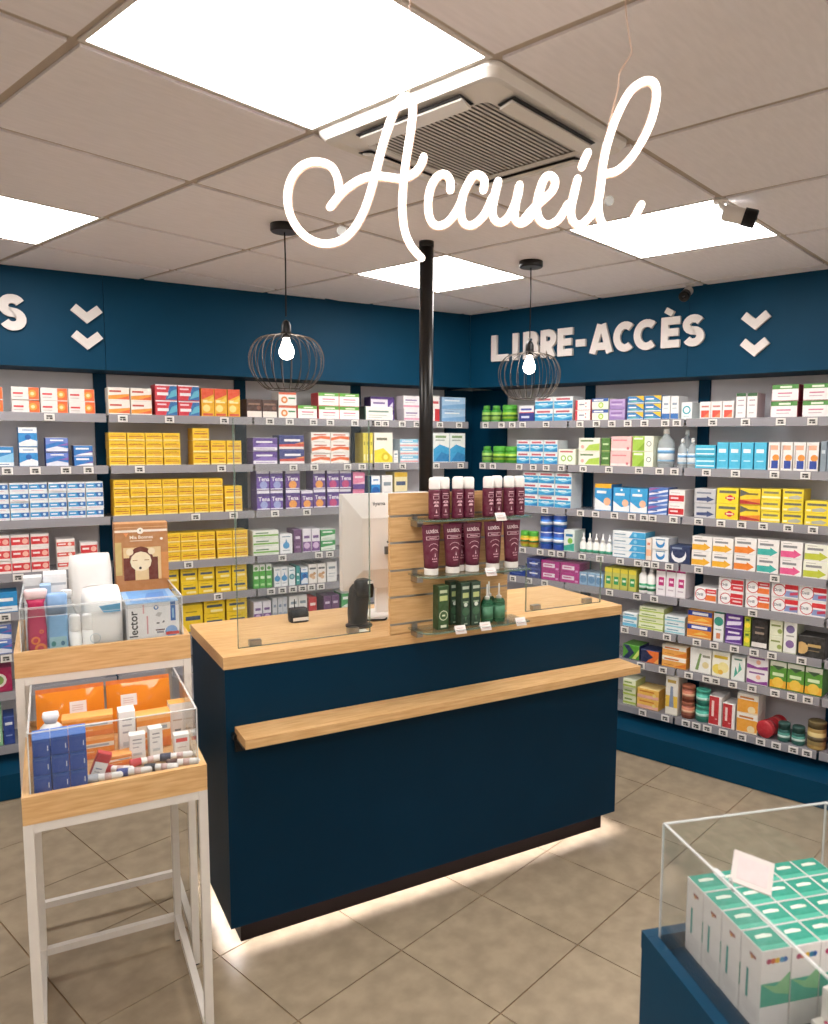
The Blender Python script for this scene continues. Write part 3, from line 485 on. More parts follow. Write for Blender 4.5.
cyt|4bbce0|3aa6cc|66c8e6|r .15 .62 .8 .76 eef6f8;l .2 .3 .8 bfe6f2;r 0 0 1 .05 a8dcec
wob|f2efec|e2dedb|f4f2ef|r .15 .74 .85 .9 f2b090;c .68 .46 .12 e8963a;r .3 .08 .9 .36 2748a0;r .08 .1 .2 .9 c0b4b0
gbl|8a98a4|76848f|a4b0ba|r .2 .6 .8 .72 d4dce2
gra|c6c6ca|b4b4ba|d4d4d8|p .1 .16 .6 .16 .6 .06 .95 .28 .6 .5 .6 .4 .1 .36 3a4a78;r .1 .66 .8 .78 7a8090
ywr|f4dc2c|e2c81e|f6e24e|r .1 .68 .9 .86 6a6a58;c .62 .38 .2 d4343a;r .4 .3 .85 .46 d4343a;r .46 .34 .8 .42 f6e8d0
yrd|f2d22c|dcbc1e|f4d84e|p 0 .95 .5 .72 0 .5 5a5a58;r .0 0 1 .3 b82a2a;p 0 .3 1 .12 1 .4 e88a2a;r .3 .62 .9 .74 7a6a30
yll|f3db2e|e0c620|f5e050|r .1 .58 .9 .78 8a8460;r 0 .16 1 .34 f8f0c0
yla|f3db2e|e0c620|f5e050|r .08 .62 .92 .82 6a6a60;p .3 .12 .8 .12 .95 .32 .7 .48 .3 .34 b8b8a8;r .05 .14 .25 .3 f8f2c8
ary|f4f0ec|e2dedb|f6f3f0|p 0 .06 .6 .06 .6 0 .95 .28 .6 .56 .6 .44 0 .44 f2b52c;r .1 .64 .75 .78 8a8a8c;l .1 .88 .5 c0b8b4
aro|f4f0ec|e2dedb|f6f3f0|p 0 .06 .6 .06 .6 0 .95 .28 .6 .56 .6 .44 0 .44 f0862a;r .1 .64 .75 .78 8a8a8c;l .1 .88 .5 c0b8b4
art|f4f0ec|e2dedb|f6f3f0|p 0 .06 .6 .06 .6 0 .95 .28 .6 .56 .6 .44 0 .44 3cb4aa;r .1 .64 .75 .78 8a8a8c;l .1 .88 .5 c0b8b4
arp|f4f0ec|e2dedb|f6f3f0|p 0 .06 .6 .06 .6 0 .95 .28 .6 .56 .6 .44 0 .44 e85a90;r .1 .64 .75 .78 8a8a8c;l .1 .88 .5 c0b8b4
arl|f1f2e2|e2dedb|f6f3f0|p 0 .06 .6 .06 .6 0 .95 .28 .6 .56 .6 .44 0 .44 c4cc3c;r .1 .64 .75 .78 8a8a8c;l .1 .88 .5 c0b8b4
dro|f4f0ef|e2dcdb|f6f3f2|r .5 .62 1 .94 d8262f;r .5 .1 1 .5 ee7a34;c .3 .5 .44 d0404a;c .3 .5 .38 f8f5f4;t Drill .1 .4 .2 54545c;r .6 .72 .95 .82 f2c8c4
drr|f4f0ef|e2dcdb|f6f3f2|r .5 .62 1 .94 d8262f;r .5 .1 1 .56 d8323a;c .3 .5 .44 d0404a;c .3 .5 .38 f8f5f4;t Drill .1 .4 .2 54545c;r .6 .28 .95 .4 f6d8d4
drb|f4f0ef|e2dcdb|f6f3f2|r .5 .62 1 .94 d8262f;r .5 .1 1 .5 8a9cc8;c .3 .5 .44 d0404a;c .3 .5 .38 f8f5f4;t Drill .1 .4 .2 54545c;p .7 .2 1 .3 1 .5 .7 .4 c83a5a
onv|f0962e|d8801e|f2b458|r 0 .62 1 1 2440a0;r .18 .7 .84 .9 f2f4fa;r 0 0 1 .1 f4dca8;p .2 .2 .9 .3 .6 .5 f6c860
wtg|eef0ee|dcdfdc|2f9a80|c .5 .72 .2 2f8f7c;l .2 .4 .8 9ab0a8;r .3 .1 .7 .3 d88a60
puy|5f2f92|4a2476|7a4aac|p .05 .2 .9 .35 .95 .6 .1 .5 e6def0;r .15 .72 .85 .86 f0e8f4;r .0 0 1 .1 c0a8d8
gye|c2c92e|6a8a2a|d2d84e|c .5 .45 .3 f2dc3c;r .2 .74 .8 .9 4a7a2a
blk|2a2624|201d1b|3a3634|r 0 0 1 .2 efe9e2;r .2 .5 .8 .58 9a8a78;l .2 .72 .8 7a6a5c
pgw|e6e8cc|d2d6b0|ecefd8|r .1 .62 .85 .74 8a9a50;c .8 .32 .16 a0b060
wro|f0f0ea|c8ccb4|f4f4ee|c .5 .78 .13 7a6a9a;c .5 .3 .13 8a6aa0;l .2 .54 .8 a8a8a0
bkg|2c2a28|22201e|3c3a36|c .12 .4 .3 d8b070;r .35 .5 .85 .64 c8a868;l .35 .3 .8 8a7a58
wfg|f2f1ea|e4e2d8|f5f4ee|p .25 .1 .4 .1 .55 .8 .45 .8 7a9a58;r .6 .66 .95 .76 8a8a78;c .75 .35 .14 e8d8a0
wyb|f3f0de|e4e0c8|f5f3e6|c .3 .3 .2 f0d860;c .65 .4 .22 f4e6a0;r .1 .74 .9 .86 d8b830;c .5 .2 .1 e8b840
wtl|eef1ec|dfe4dc|f2f4f0|p .2 .1 .5 .3 .3 .6 4fae98;p .5 .3 .8 .5 .6 .8 5ab89c;r .2 .86 .8 .93 5a8a7a
wpv|f2ecef|e2dade|f4f0f2|p 0 0 1 0 1 .3 .5 .16 0 .34 8a3a90;c .55 .5 .16 f0b8a0;r .1 .72 .85 .84 8a5a98
gyo|5a9a34|3f7a28|4a8a30|r 0 .8 1 1 e8ecdc;p .1 .84 .9 .84 .5 .68 3a5a3a;r 0 0 1 .3 f0b02c;c .5 .22 .2 f2c84a;r .15 .46 .85 .58 d8ecc0
wrr|f2ece9|e2dad6|f4efec|r 0 0 .78 1 c62c34;r .2 .3 .4 .85 f6dad6;l .5 .2 .7 e8a8a4
orw2|f2a83a|e8e4dc|f4efe6|r 0 .72 1 1 f4efe4;r .12 .78 .8 .88 c8782a;c .7 .22 .2 f6e0b0;p 0 0 1 0 1 .12 f6d8a0
"""
DES = {}
for ln in DESIGNS.strip().split('\n'):
    k, base, side, top, pr = ln.split('|'); DES[k] = (base, side, top, [q.split() for q in pr.split(';')])
def prints(mb, prs, x0, z0, w, h, y, fx=lambda u, v, e: None):
    n = 0
    for q in prs:
        n += 1; yy = y - .0002 * n; P = lambda u, v: (x0 + u * w, yy, z0 + v * h); kd = q[0]
        if kd == 'r': a, b, c_, d = map(float, q[1:5]); mb.poly([P(a, b), P(c_, b), P(c_, d), P(a, d)], q[5])
        elif kd == 'l': a, b, c_ = map(float, q[1:4]); mb.poly([P(a, b), P(c_, b), P(c_, b + .045), P(a, b + .045)], q[4])
        elif kd == 'c':
            u, v, r = map(float, q[1:4]); r = min(r * h, .48 * w); mb.poly([(min(max(x0 + u * w + r * math.cos(R(30 * i)), x0), x0 + w), yy, min(max(z0 + v * h + r * math.sin(R(30 * i)), z0), z0 + h)) for i in range(12)], q[4])
        elif kd == 'p': f = list(map(float, q[1:-1])); mb.poly([P(f[i], f[i + 1]) for i in range(0, len(f), 2)], q[-1])
        elif kd in 'tT':                       # t text u v height colour ; T = turned a quarter, reading upwards
            u, v, hh = map(float, q[2:5]); vs, fs, ww = text_geo(q[1].replace('_', ' '), .02); n0 = len(mb.v); hs = hh * h
            if kd == 't': mb.v += [(x0 + u * w + a * hs, yy, z0 + v * h + b * hs) for a, b in vs]
            else: mb.v += [(x0 + u * w - b * hs, yy, z0 + v * h + a * hs) for a, b in vs]
            for f in fs: mb.face([n0 + i for i in f], q[5])
    return mb
CART = {}
def carton(kind, w, d, h):
    key = (kind, round(w, 4), round(d, 3), round(h, 4))
    if key not in CART:
        base, side, top, prs = DES[kind]; c = .0014; mb = MB().box(-w / 2, w / 2, -d / 2 + c, d / 2, 0, h, base, side=side, top=top)
        n = len(mb.v); mb.v += [(-w / 2, -d / 2 + c, 0), (w / 2, -d / 2 + c, 0), (w / 2, -d / 2 + c, h), (-w / 2, -d / 2 + c, h), (-w / 2 + c, -d / 2, c), (w / 2 - c, -d / 2, c), (w / 2 - c, -d / 2, h - c), (-w / 2 + c, -d / 2, h - c)]
        for i, k in enumerate((base, side, top, side)): j = (i + 1) % 4; mb.face([n + i, n + j, n + 4 + j, n + 4 + i], k)     # creased front edges
        mb.face([n + 4, n + 5, n + 6, n + 7], base)
        prs = prs + [['r', '0', '0', '1', '.03', side]]  # line along the base, painted as the shaded gap between stacked rows
        prints(mb, prs, -w / 2 + c, c, w - 2 * c, h - 2 * c, -d / 2)
        e = .0003; mb.poly([(-w * .42, -.0008 + d * .3, h + e), (w * .42, -.0008 + d * .3, h + e), (w * .42, .0008 + d * .3, h + e), (-w * .42, .0008 + d * .3, h + e)], side)   # tuck-flap seam
        CART[key] = mb.mesh('medicine_box')
    return CART[key]
BOT = {}
def bottle(kind, r, h):
    """returns list of (part name or None for the root, mesh)"""
    key = (kind, round(r, 4), round(h, 4))
    if key in BOT: return BOT[key]
    def lab(z0, z1, rr, col, rows=()):
        mb = MB().lathe([(rr + .0006, z0 * h), (rr + .0006, z1 * h)], 16, col)
        for a, b, k in rows: mb.lathe([(rr + .001, a * h), (rr + .001, b * h)], 16, k)
        return ('paper_label', mb.mesh('paper_label'))
    L = lambda p, m, br=(), n=16, **k: MB().lathe([(a * r, b * h) for a, b in p], n, m, breaks=br, **k)
    if kind == 'GB': o = [('plastic_bottle', L([(.9, 0), (1, .05), (1, .7), (.6, .8)], '3f9a34', (1,)).mesh('plastic_bottle')), ('cap', L([(.72, .78), (.72, 1), (.6, 1)], '5fb848', (1,)).mesh('cap')), lab(.15, .6, r, 'a8d468', ((.35, .45, '2a6a2a'),))]
    elif kind in ('GJ', 'GJy'):
        c1, c2 = ('4aa62a', 'a6d03c') if kind == 'GJ' else ('c8c828', 'f0b43a')
        o = [('round_tub', L([(.8, 0), (1, .12), (1, .6), (.85, .72)], c1, ()).mesh('round_tub')), ('lid', L([(.92, .7), (.96, .74), (.96, .94), (.85, 1), (0, 1)], '57b43a', (1, 2)).mesh('lid')), lab(.2, .56, r, c2, ((.32, .44, '3a7a28'),))]
    elif kind == 'BC': o = [('round_can', L([(.94, 0), (.97, .02), (.97, .98), (.9, 1)], '2450b0').mesh('round_can')), lab(.3, .72, r * .97, '2f7fd8', ((.42, .6, 'e6eef8'),)), ('rim', L([(.985, .95), (.985, .99), (.9, 1)], 'e8ecf2').mesh('rim'))]
    elif kind in ('SB', 'SBs'): o = [('plastic_bottle', L([(.9, 0), (1, .03), (1, .6), (.86, .7), (.35, .82), (.3, .86)], 'clear_bottle', (1,)).mesh('plastic_bottle')), ('cap', L([(.38, .85), (.38, .98), (.3, 1), (0, 1)], 'f2f2f0', (1,)).mesh('cap')), lab(.12, .5, r, 'e4ecf0', ((.36, .44, '6aa8d8'), (.16, .2, '8ab8d8')))]
    elif kind == 'DB': o = [('dropper_bottle', L([(.95, 0), (1, .04), (1, .48), (.55, .58), (.5, .64)], 'f0f0ec', (1,)).mesh('dropper_bottle')), ('nozzle', L([(.6, .62), (.5, .74), (.22, .8), (.16, 1)], 'f6f5f2').mesh('nozzle')), lab(.06, .2, r, '2f9a78'), ]
    elif kind == 'PB': o = [('pump_bottle', L([(.95, 0), (1, .03), (1, .62), (.5, .72), (.45, .76)], 'f2f1ee', (1,)).mesh('pump_bottle')), ('spray_cap', L([(.5, .75), (.5, .9), (.4, 1), (0, 1)], 'e6e8ea', (1,)).mesh('spray_cap')), lab(.1, .34, r, '2f9a68', ((.18, .26, 'dcefe4'),))]
    elif kind in ('RJ', 'TJ'):
        c1, c2, c3 = ('9a4a34', 'c8785a', 'e0b090') if kind == 'RJ' else ('2f9a88', '4fbca4', 'c0e8dc')
        o = [('round_tin', L([(.97, .02), (.97, .98)], c1).mesh('round_tin')), ('rim', L([(1, .8), (1, .98), (.9, 1), (0, 1)], c2, (1,)).mesh('rim')), lab(.2, .7, r * .97, c2, ((.36, .52, c3),))]
    elif kind == 'TT': o = [('cream_jar', L([(.95, 0), (1, .06), (1, .6), (.93, .66)], '1f5f58', (1,)).mesh('cream_jar')), ('lid', L([(.98, .66), (.98, .95), (.9, 1), (0, 1)], '17463f', (1,)).mesh('lid')), lab(.12, .5, r, '3f8a7c', ((.24, .36, 'cfe6de'),))]
    else: o = [('round_tin', L([(.97, 0), (1, .03), (1, .72), (.94, .76)], 'a88a4a', (1,)).mesh('round_tin')), ('lid', L([(1, .76), (1, .97), (.9, 1), (0, 1)], '6a5a34', (1,)).mesh('lid')), lab(.15, .62, r, 'c8b070', ((.3, .46, '5a4a2a'),))]
    BOT[key] = o; return o
def place_bottle(kind, r, h, loc, rz, label, cat, group=None):
    ps = bottle(kind, r, h); root = put(ps[0][0], ps[0][1], None, loc, rz); tag(root, label, cat, group)
    for nm, me in ps[1:]: put(nm, me, root)
    return root
ORD = ['', 'first', 'second', 'third', 'fourth', 'fifth', 'sixth', 'seventh', 'eighth']
BN = {'A': 'left bay', 'B': 'yellow bay', 'C': 'lamp bay', 'D': 'pole bay', 'E': 'corner bay', 'F': 'middle bay', 'G': 'right bay'}
SN = ['', 'top', 'second', 'third', 'fourth', 'fifth', 'sixth', 'seventh', 'bottom']
def colname(i, n): return '' if n == 1 else ('leftmost' if i == 0 else 'rightmost' if i == n - 1 else ORD[i + 1] + ' from left')
def rowname(i, n): return '' if n == 1 else ('bottom row' if i == 0 else 'top row' if i == n - 1 else ('middle row' if n == 3 else ORD[i + 1] + ' row up'))
BCAT = {'GB': 'bottle', 'GJ': 'tub', 'GJy': 'jar', 'BC': 'can', 'SB': 'bottle', 'SBs': 'bottle', 'DB': 'dropper bottle', 'PB': 'bottle', 'RJ': 'tin', 'TJ': 'tin', 'TT': 'jar', 'GT': 'tin'}
BACK = {('D', 1, 'puw'), ('F', 2, 'second tall clear bottle')}
GOODS = [
('A', 1, -2.884, -2.769, 0.119, 1, 2, 'wo', 'white and orange box at frame edge'),
('A', 1, -2.738, -2.378, 0.123, 3, 2, 'wo', 'white and orange gold-medal box'),
('A', 2, -2.842, -2.737, 0.097, 1, 1, 'bw', 'blue and white medicine box'),
('A', 2, -2.719, -2.636, 0.189, 1, 2, 'bwt', 'tall blue and white box'),
('A', 2, -2.606, -2.504, 0.141, 1, 2, 'bvi', 'blue and violet box'),
('A', 2, -2.485, -2.396, 0.103, 1, 2, 'bvs', 'small flat blue box'),
('A', 3, -2.85, -2.357, 0.18, 6, 4, 'bws', 'small white and blue box'),
('A', 4, -2.854, -2.61, 0.186, 3, 3, 'rw', 'red and white box'),
('A', 4, -2.579, -2.494, 0.153, 1, 3, 'rwp', 'white box with red band'),
('A', 4, -2.474, -2.393, 0.131, 1, 2, 'rw', 'bright red box'),
('A', 5, -2.874, -2.756, 0.099, 1, 1, 'cbx', 'bright blue box with white base'),
('A', 6, -2.883, -2.787, 0.144, 1, 2, 'bvi', 'blue wave-printed box'),
('A', 7, -2.913, -2.796, 0.119, 1, 1, 'mag', 'magenta box with white oval'),
('A', 8, -2.895, -2.849, 0.193, 1, 1, 'gw', 'pale green box'),
('A', 8, -2.847, -2.797, 0.141, 1, 1, 'nav', 'dark blue box'),
('B', 1, -2.319, -2.112, 0.138, 2, 2, 'wof', 'flat white and orange box'),
('B', 1, -2.097, -1.872, 0.162, 2, 2, 'rb', 'red and blue box'),
('B', 1, -1.868, -1.658, 0.151, 3, 1, 'yr', 'tall yellow and red box'),
('B', 2, -2.325, -1.977, 0.169, 4, 4, 'yel', 'yellow box with red line'),
('B', 2, -1.917, -1.828, 0.196, 1, 3, 'yel', 'yellow box in the column of three'),
('B', 2, -1.824, -1.657, 0.132, 2, 2, 'yel', 'yellow box at right end'),
('B', 3, -2.313, -1.761, 0.185, 7, 4, 'yel', 'yellow box with red line'),
('B', 3, -1.755, -1.657, 0.141, 1, 2, 'yel', 'yellow box at right end'),
('B', 4, -2.25, -2.088, 0.148, 2, 3, 'yel', 'yellow box behind brown pack'),
('B', 4, -2.084, -1.81, 0.152, 3, 3, 'yel', 'yellow box with red line'),
('B', 4, -1.805, -1.632, 0.151, 2, 3, 'yel', 'yellow box at right end'),
('B', 5, -2.095, -2.006, 0.15, 1, 2, 'yb', 'yellow box behind white carton'),
('B', 5, -1.999, -1.819, 0.151, 2, 2, 'yb', 'yellow box with blue writing'),
('B', 5, -1.814, -1.643, 0.15, 2, 2, 'yb', 'yellow blue-lettered box right end'),
('B', 6, -1.994, -1.887, 0.146, 1, 1, 'yb', 'lone low yellow box'),
('B', 6, -1.883, -1.767, 0.17, 1, 2, 'yb', 'yellow box with blue writing'),
('B', 6, -1.762, -1.645, 0.17, 1, 2, 'yb', 'yellow blue-lettered box right end'),
('C', 1, -1.625, -1.451, 0.103, 2, 1, 'brw', 'dark brown box with white base'),
('C', 1, -1.446, -1.339, 0.147, 1, 2, 'wgo', 'white box with orange emblem'),
('C', 1, -1.334, -1.215, 0.078, 1, 1, 'wg', 'single green-topped white box'),
('C', 1, -1.212, -0.953, 0.154, 2, 2, 'wg', 'white box with green band'),
('C', 2, -1.595, -1.454, 0.149, 1, 2, 'pur', 'purple and white box'),
('C', 2, -1.447, -1.297, 0.164, 1, 2, 'nr', 'navy and red box'),
('C', 2, -1.258, -1.018, 0.182, 2, 3, 'wor', 'white box with orange wave'),
('C', 3, -1.579, -1.426, 0.223, 2, 2, 'vio', 'violet box with white logo'),
('C', 3, -1.414, -1.326, 0.221, 1, 2, 'vor', 'violet box with orange patch'),
('C', 3, -1.323, -1.249, 0.104, 1, 1, 'vor', 'low violet and orange box'),
('C', 3, -1.248, -1.171, 0.218, 1, 2, 'vor', 'violet and orange box at centre'),
('C', 3, -1.164, -1.008, 0.217, 2, 2, 'vpi', 'violet and pink box'),
('C', 3, -1.003, -0.922, 0.206, 1, 2, 'pnk', 'pink and violet box'),
('C', 4, -1.606, -1.456, 0.14, 1, 3, 'wgl', 'flat white and green box'),
('C', 4, -1.451, -1.374, 0.113, 1, 1, 'wdr', 'white box with blue drop'),
('C', 4, -1.371, -1.321, 0.136, 1, 1, 'plm', 'narrow plum box'),
('C', 4, -1.316, -1.209, 0.136, 2, 1, 'wpu', 'white and purple box'),
('C', 4, -1.205, -1.111, 0.127, 1, 2, 'gwh', 'green and white box'),
('C', 5, -1.61, -1.498, 0.136, 3, 1, 'grn', 'green white-capped carton'),
('C', 5, -1.491, -1.407, 0.113, 2, 1, 'wdr', 'white carton with blue drop'),
('C', 5, -1.404, -1.363, 0.106, 1, 1, 'wte', 'white carton with teal disc'),
('C', 5, -1.36, -1.333, 0.11, 1, 1, 'tea', 'narrow teal carton'),
('C', 5, -1.331, -1.285, 0.1, 1, 1, 'bwt', 'white and blue carton'),
('C', 5, -1.283, -1.175, 0.117, 2, 1, 'wfl', 'white carton with flower print'),
('C', 5, -1.171, -1.105, 0.119, 1, 1, 'wpl', 'plain white carton'),
('C', 6, -1.609, -1.507, 0.124, 2, 1, 'wpu', 'purple and white carton'),
('C', 6, -1.502, -1.411, 0.137, 3, 1, 'gry', 'narrow grey carton'),
('C', 6, -1.406, -1.293, 0.138, 2, 1, 'wpl', 'white carton behind card reader'),
('C', 6, -1.286, -1.234, 0.118, 1, 1, 'red', 'small red carton'),
('C', 6, -1.194, -1.091, 0.118, 2, 1, 'plm', 'plum and pink carton'),
('C', 6, -1.081, -1.014, 0.123, 1, 1, 'gwh', 'green and white carton'),
('D', 1, -0.918, -0.73, 0.084, 1, 1, 'wgs', 'white box with green side'),
('D', 1, -0.833, -0.669, 0.15, 1, 2, 'puw', 'purple and white box at back'),
('D', 1, -0.661, -0.542, 0.156, 1, 2, 'wpk', 'white and pink box'),
('D', 1, -0.485, -0.404, 0.162, 1, 1, 'rwv', 'white box with red edge'),
('D', 1, -0.389, -0.213, 0.158, 1, 2, 'lbl', 'light blue box'),
('D', 2, -0.934, -0.866, 0.183, 3, 1, 'yvl', 'slim yellow carton'),
('D', 2, -0.86, -0.733, 0.185, 1, 1, 'ysw', 'white box with yellow swirl'),
('D', 2, -0.729, -0.694, 0.078, 1, 1, 'wpl', 'tiny white carton'),
('D', 2, -0.686, -0.554, 0.148, 1, 3, 'lbp', 'light blue and pink box'),
('D', 2, -0.452, -0.213, 0.188, 2, 1, 'cyw', 'tall white and cyan box'),
('D', 3, -0.879, -0.816, 0.181, 1, 1, 'bwt', 'white and blue carton'),
('D', 3, -0.812, -0.737, 0.184, 1, 1, 'wpl', 'plain white carton'),
('D', 3, -0.727, -0.633, 0.202, 1, 1, 'yb2', 'cream and blue carton'),
('E', 1, 0.265, 0.326, 0.106, 1, 1, 'GB', 'green plastic bottle at corner end'),
('E', 1, 0.335, 0.404, 0.104, 1, 1, 'GB', 'green plastic bottle beside pot'),
('E', 1, 0.412, 0.514, 0.107, 1, 1, 'GJ', 'round green tub'),
('E', 1, 0.561, 0.674, 0.098, 1, 1, 'nvw', 'navy and white box'),
('E', 1, 0.677, 0.941, 0.144, 2, 2, 'cyb', 'cyan and white box'),
('E', 2, 0.266, 0.335, 0.106, 1, 1, 'GB', 'green plastic bottle'),
('E', 2, 0.345, 0.538, 0.107, 2, 1, 'GJ', 'round green tub'),
('E', 2, 0.546, 0.843, 0.146, 3, 2, 'cyb', 'cyan and white box'),
('E', 2, 0.848, 0.968, 0.095, 1, 1, 'wgc', 'white box with green rings'),
('E', 3, 0.594, 0.945, 0.211, 3, 3, 'cyb', 'cyan and white box'),
('E', 4, 0.574, 0.702, 0.098, 2, 1, 'GJy', 'green and yellow jar'),
('E', 4, 0.714, 0.799, 0.207, 1, 2, 'BC', 'blue can'),
('E', 4, 0.807, 0.893, 0.213, 1, 2, 'BC', 'dark blue can'),
('E', 4, 0.899, 0.975, 0.129, 1, 1, 'wgt', 'white and teal carton'),
('E', 5, 0.5, 0.628, 0.045, 1, 1, 'nav', 'low navy box'),
('E', 5, 0.634, 0.739, 0.121, 1, 2, 'nvy', 'navy box with blue oval'),
('E', 5, 0.743, 1.009, 0.119, 2, 2, 'mgw', 'magenta box with white label'),
('F', 1, 0.956, 1.06, 0.121, 1, 2, 'wrd', 'white box with red end'),
('F', 1, 1.064, 1.172, 0.127, 1, 2, 'wml', 'white box with green melon'),
('F', 1, 1.176, 1.276, 0.12, 1, 2, 'lil', 'lilac box'),
('F', 1, 1.285, 1.488, 0.132, 2, 3, 'bys', 'blue box with yellow corner'),
('F', 1, 1.49, 1.587, 0.125, 2, 1, 'wbb', 'white box with blue base'),
('F', 1, 1.597, 1.658, 0.09, 1, 1, 'wtc', 'white box with teal ring'),
('F', 2, 0.985, 1.126, 0.16, 1, 2, 'wgy', 'white box with lime patch'),
('F', 2, 1.13, 1.188, 0.159, 1, 2, 'dgr', 'dark green box'),
('F', 2, 1.191, 1.319, 0.169, 1, 2, 'pkw', 'pale pink box'),
('F', 2, 1.324, 1.45, 0.171, 1, 2, 'grw', 'lime and white box'),
('F', 2, 1.458, 1.551, 0.213, 1, 1, 'SB', 'tall clear saline bottle'),
('F', 2, 1.556, 1.618, 0.206, 1, 1, 'SB', 'second tall clear bottle'),
('F', 2, 1.581, 1.63, 0.157, 1, 1, 'SBs', 'short clear bottle'),
('F', 2, 1.634, 1.688, 0.158, 1, 1, 'SBs', 'short clear bottle at end'),
('F', 3, 1.096, 1.207, 0.155, 1, 1, 'byt', 'tall blue box with yellow lid'),
('F', 3, 1.212, 1.424, 0.139, 2, 1, 'blt', 'tall blue box with pale base'),
('F', 3, 1.429, 1.543, 0.148, 1, 3, 'bpd', 'blue striped box'),
('F', 3, 1.547, 1.64, 0.141, 1, 2, 'rdw', 'red and white box'),
('F', 4, 1.002, 1.215, 0.12, 5, 1, 'DB', 'white dropper bottle'),
('F', 4, 1.217, 1.42, 0.15, 1, 4, 'wbl', 'flat white and blue box'),
('F', 4, 1.423, 1.458, 0.122, 1, 1, 'wpe', 'narrow peach carton'),
('F', 4, 1.461, 1.558, 0.131, 1, 2, 'wbw', 'white box with blue swoosh'),
('F', 4, 1.561, 1.676, 0.095, 1, 1, 'nwv', 'navy box with white swoosh'),
('F', 5, 1.007, 1.171, 0.075, 3, 1, 'bgr', 'grey blue carton'),
('F', 5, 1.174, 1.375, 0.122, 4, 1, 'ygr', 'lime carton with green square'),
('F', 5, 1.383, 1.48, 0.163, 2, 1, 'PB', 'white pump bottle'),
('F', 5, 1.49, 1.662, 0.157, 3, 1, 'wmg', 'white carton with magenta square'),
('F', 6, 1.296, 1.387, 0.077, 1, 2, 'cyw2', 'white and cyan box'),
('F', 6, 1.394, 1.541, 0.126, 1, 4, 'lgw', 'flat lime and white box'),
('F', 6, 1.546, 1.663, 0.099, 1, 3, 'wlb', 'flat white and blue box'),
('F', 7, 1.302, 1.407, 0.083, 1, 1, 'gnc', 'navy and green chevron box'),
('F', 7, 1.414, 1.525, 0.072, 1, 1, 'noc', 'navy and orange chevron box'),
('F', 7, 1.538, 1.68, 0.12, 1, 2, 'orw', 'orange and white box'),
('F', 8, 1.31, 1.393, 0.148, 1, 3, 'lgw', 'lime and white box'),
('F', 8, 1.398, 1.529, 0.115, 1, 2, 'opk', 'orange and pink box'),
('F', 8, 1.567, 1.64, 0.216, 1, 1, 'wyt', 'tall white and yellow box'),
('G', 1, 1.696, 1.876, 0.09, 3, 1, 'wrs', 'white carton with red patch'),
('G', 1, 1.882, 1.989, 0.127, 2, 1, 'wdg', 'tall green-topped white box'),
('G', 1, 2.054, 2.182, 0.161, 1, 2, 'wgm', 'green-topped white box'),
('G', 1, 2.199, 2.327, 0.16, 1, 2, 'wgm', 'green-topped white box at end'),
('G', 2, 1.682, 1.793, 0.124, 1, 2, 'cya', 'cyan box'),
('G', 2, 1.797, 2.046, 0.139, 4, 1, 'cyt', 'tall cyan carton'),
('G', 2, 2.053, 2.285, 0.14, 4, 1, 'wob', 'white carton with orange blue print'),
('G', 2, 2.29, 2.349, 0.146, 2, 1, 'gbl', 'grey blue carton'),
('G', 3, 1.686, 1.802, 0.154, 1, 2, 'gra', 'grey box with arrow'),
('G', 3, 1.805, 1.92, 0.162, 1, 2, 'ywr', 'yellow box with red oval'),
('G', 3, 1.923, 2.028, 0.164, 1, 2, 'yrd', 'yellow and dark red box'),
('G', 3, 2.03, 2.125, 0.167, 1, 3, 'yll', 'yellow box with white stripe'),
('G', 3, 2.13, 2.23, 0.171, 1, 3, 'yla', 'yellow and grey box'),
('G', 3, 2.234, 2.344, 0.118, 1, 2, 'yla', 'yellow box at the end'),
('G', 4, 1.683, 1.903, 0.158, 2, 2, 'ary', 'white box with yellow arrow'),
('G', 4, 1.906, 2.019, 0.168, 1, 2, 'aro', 'white box with orange arrow'),
('G', 4, 2.022, 2.129, 0.169, 1, 2, 'art', 'white box with teal arrow'),
('G', 4, 2.132, 2.238, 0.168, 1, 2, 'arp', 'white box with pink arrow'),
('G', 4, 2.242, 2.358, 0.166, 1, 2, 'arl', 'white box with lime arrow'),
('G', 5, 1.707, 1.828, 0.076, 1, 1, 'dro', 'red orange circle-logo box'),
('G', 5, 1.834, 1.965, 0.14, 1, 2, 'drr', 'red circle-logo box'),
('G', 5, 1.972, 2.094, 0.145, 1, 2, 'dro', 'orange circle-logo box'),
('G', 5, 2.099, 2.358, 0.149, 2, 2, 'drb', 'blue circle-logo box'),
('G', 6, 1.676, 1.812, 0.148, 1, 2, 'onv', 'orange and navy box'),
('G', 6, 1.816, 1.873, 0.151, 1, 1, 'wtg', 'white carton with teal leaf'),
('G', 6, 1.879, 1.97, 0.156, 1, 2, 'puy', 'purple box with white flash'),
('G', 6, 1.974, 2.01, 0.153, 1, 2, 'gye', 'green and yellow box'),
('G', 6, 2.014, 2.095, 0.147, 1, 1, 'blk', 'tall black box with white base'),
('G', 6, 2.099, 2.165, 0.156, 1, 2, 'pgw', 'pale green box'),
('G', 6, 2.168, 2.233, 0.159, 1, 1, 'wro', 'white carton with mauve rosettes'),
('G', 6, 2.238, 2.363, 0.104, 1, 1, 'bkg', 'low black and gold box'),
('G', 7, 1.697, 1.815, 0.133, 1, 1, 'wfg', 'white box with green leaf'),
('G', 7, 1.818, 1.914, 0.135, 1, 1, 'wyb', 'white and yellow blossom box'),
('G', 7, 1.919, 1.991, 0.126, 1, 1, 'wtl', 'white carton with teal leaves'),
('G', 7, 1.997, 2.106, 0.154, 1, 2, 'wpv', 'white box with violet wave'),
('G', 7, 2.111, 2.36, 0.14, 3, 1, 'gyo', 'tall green and yellow box'),
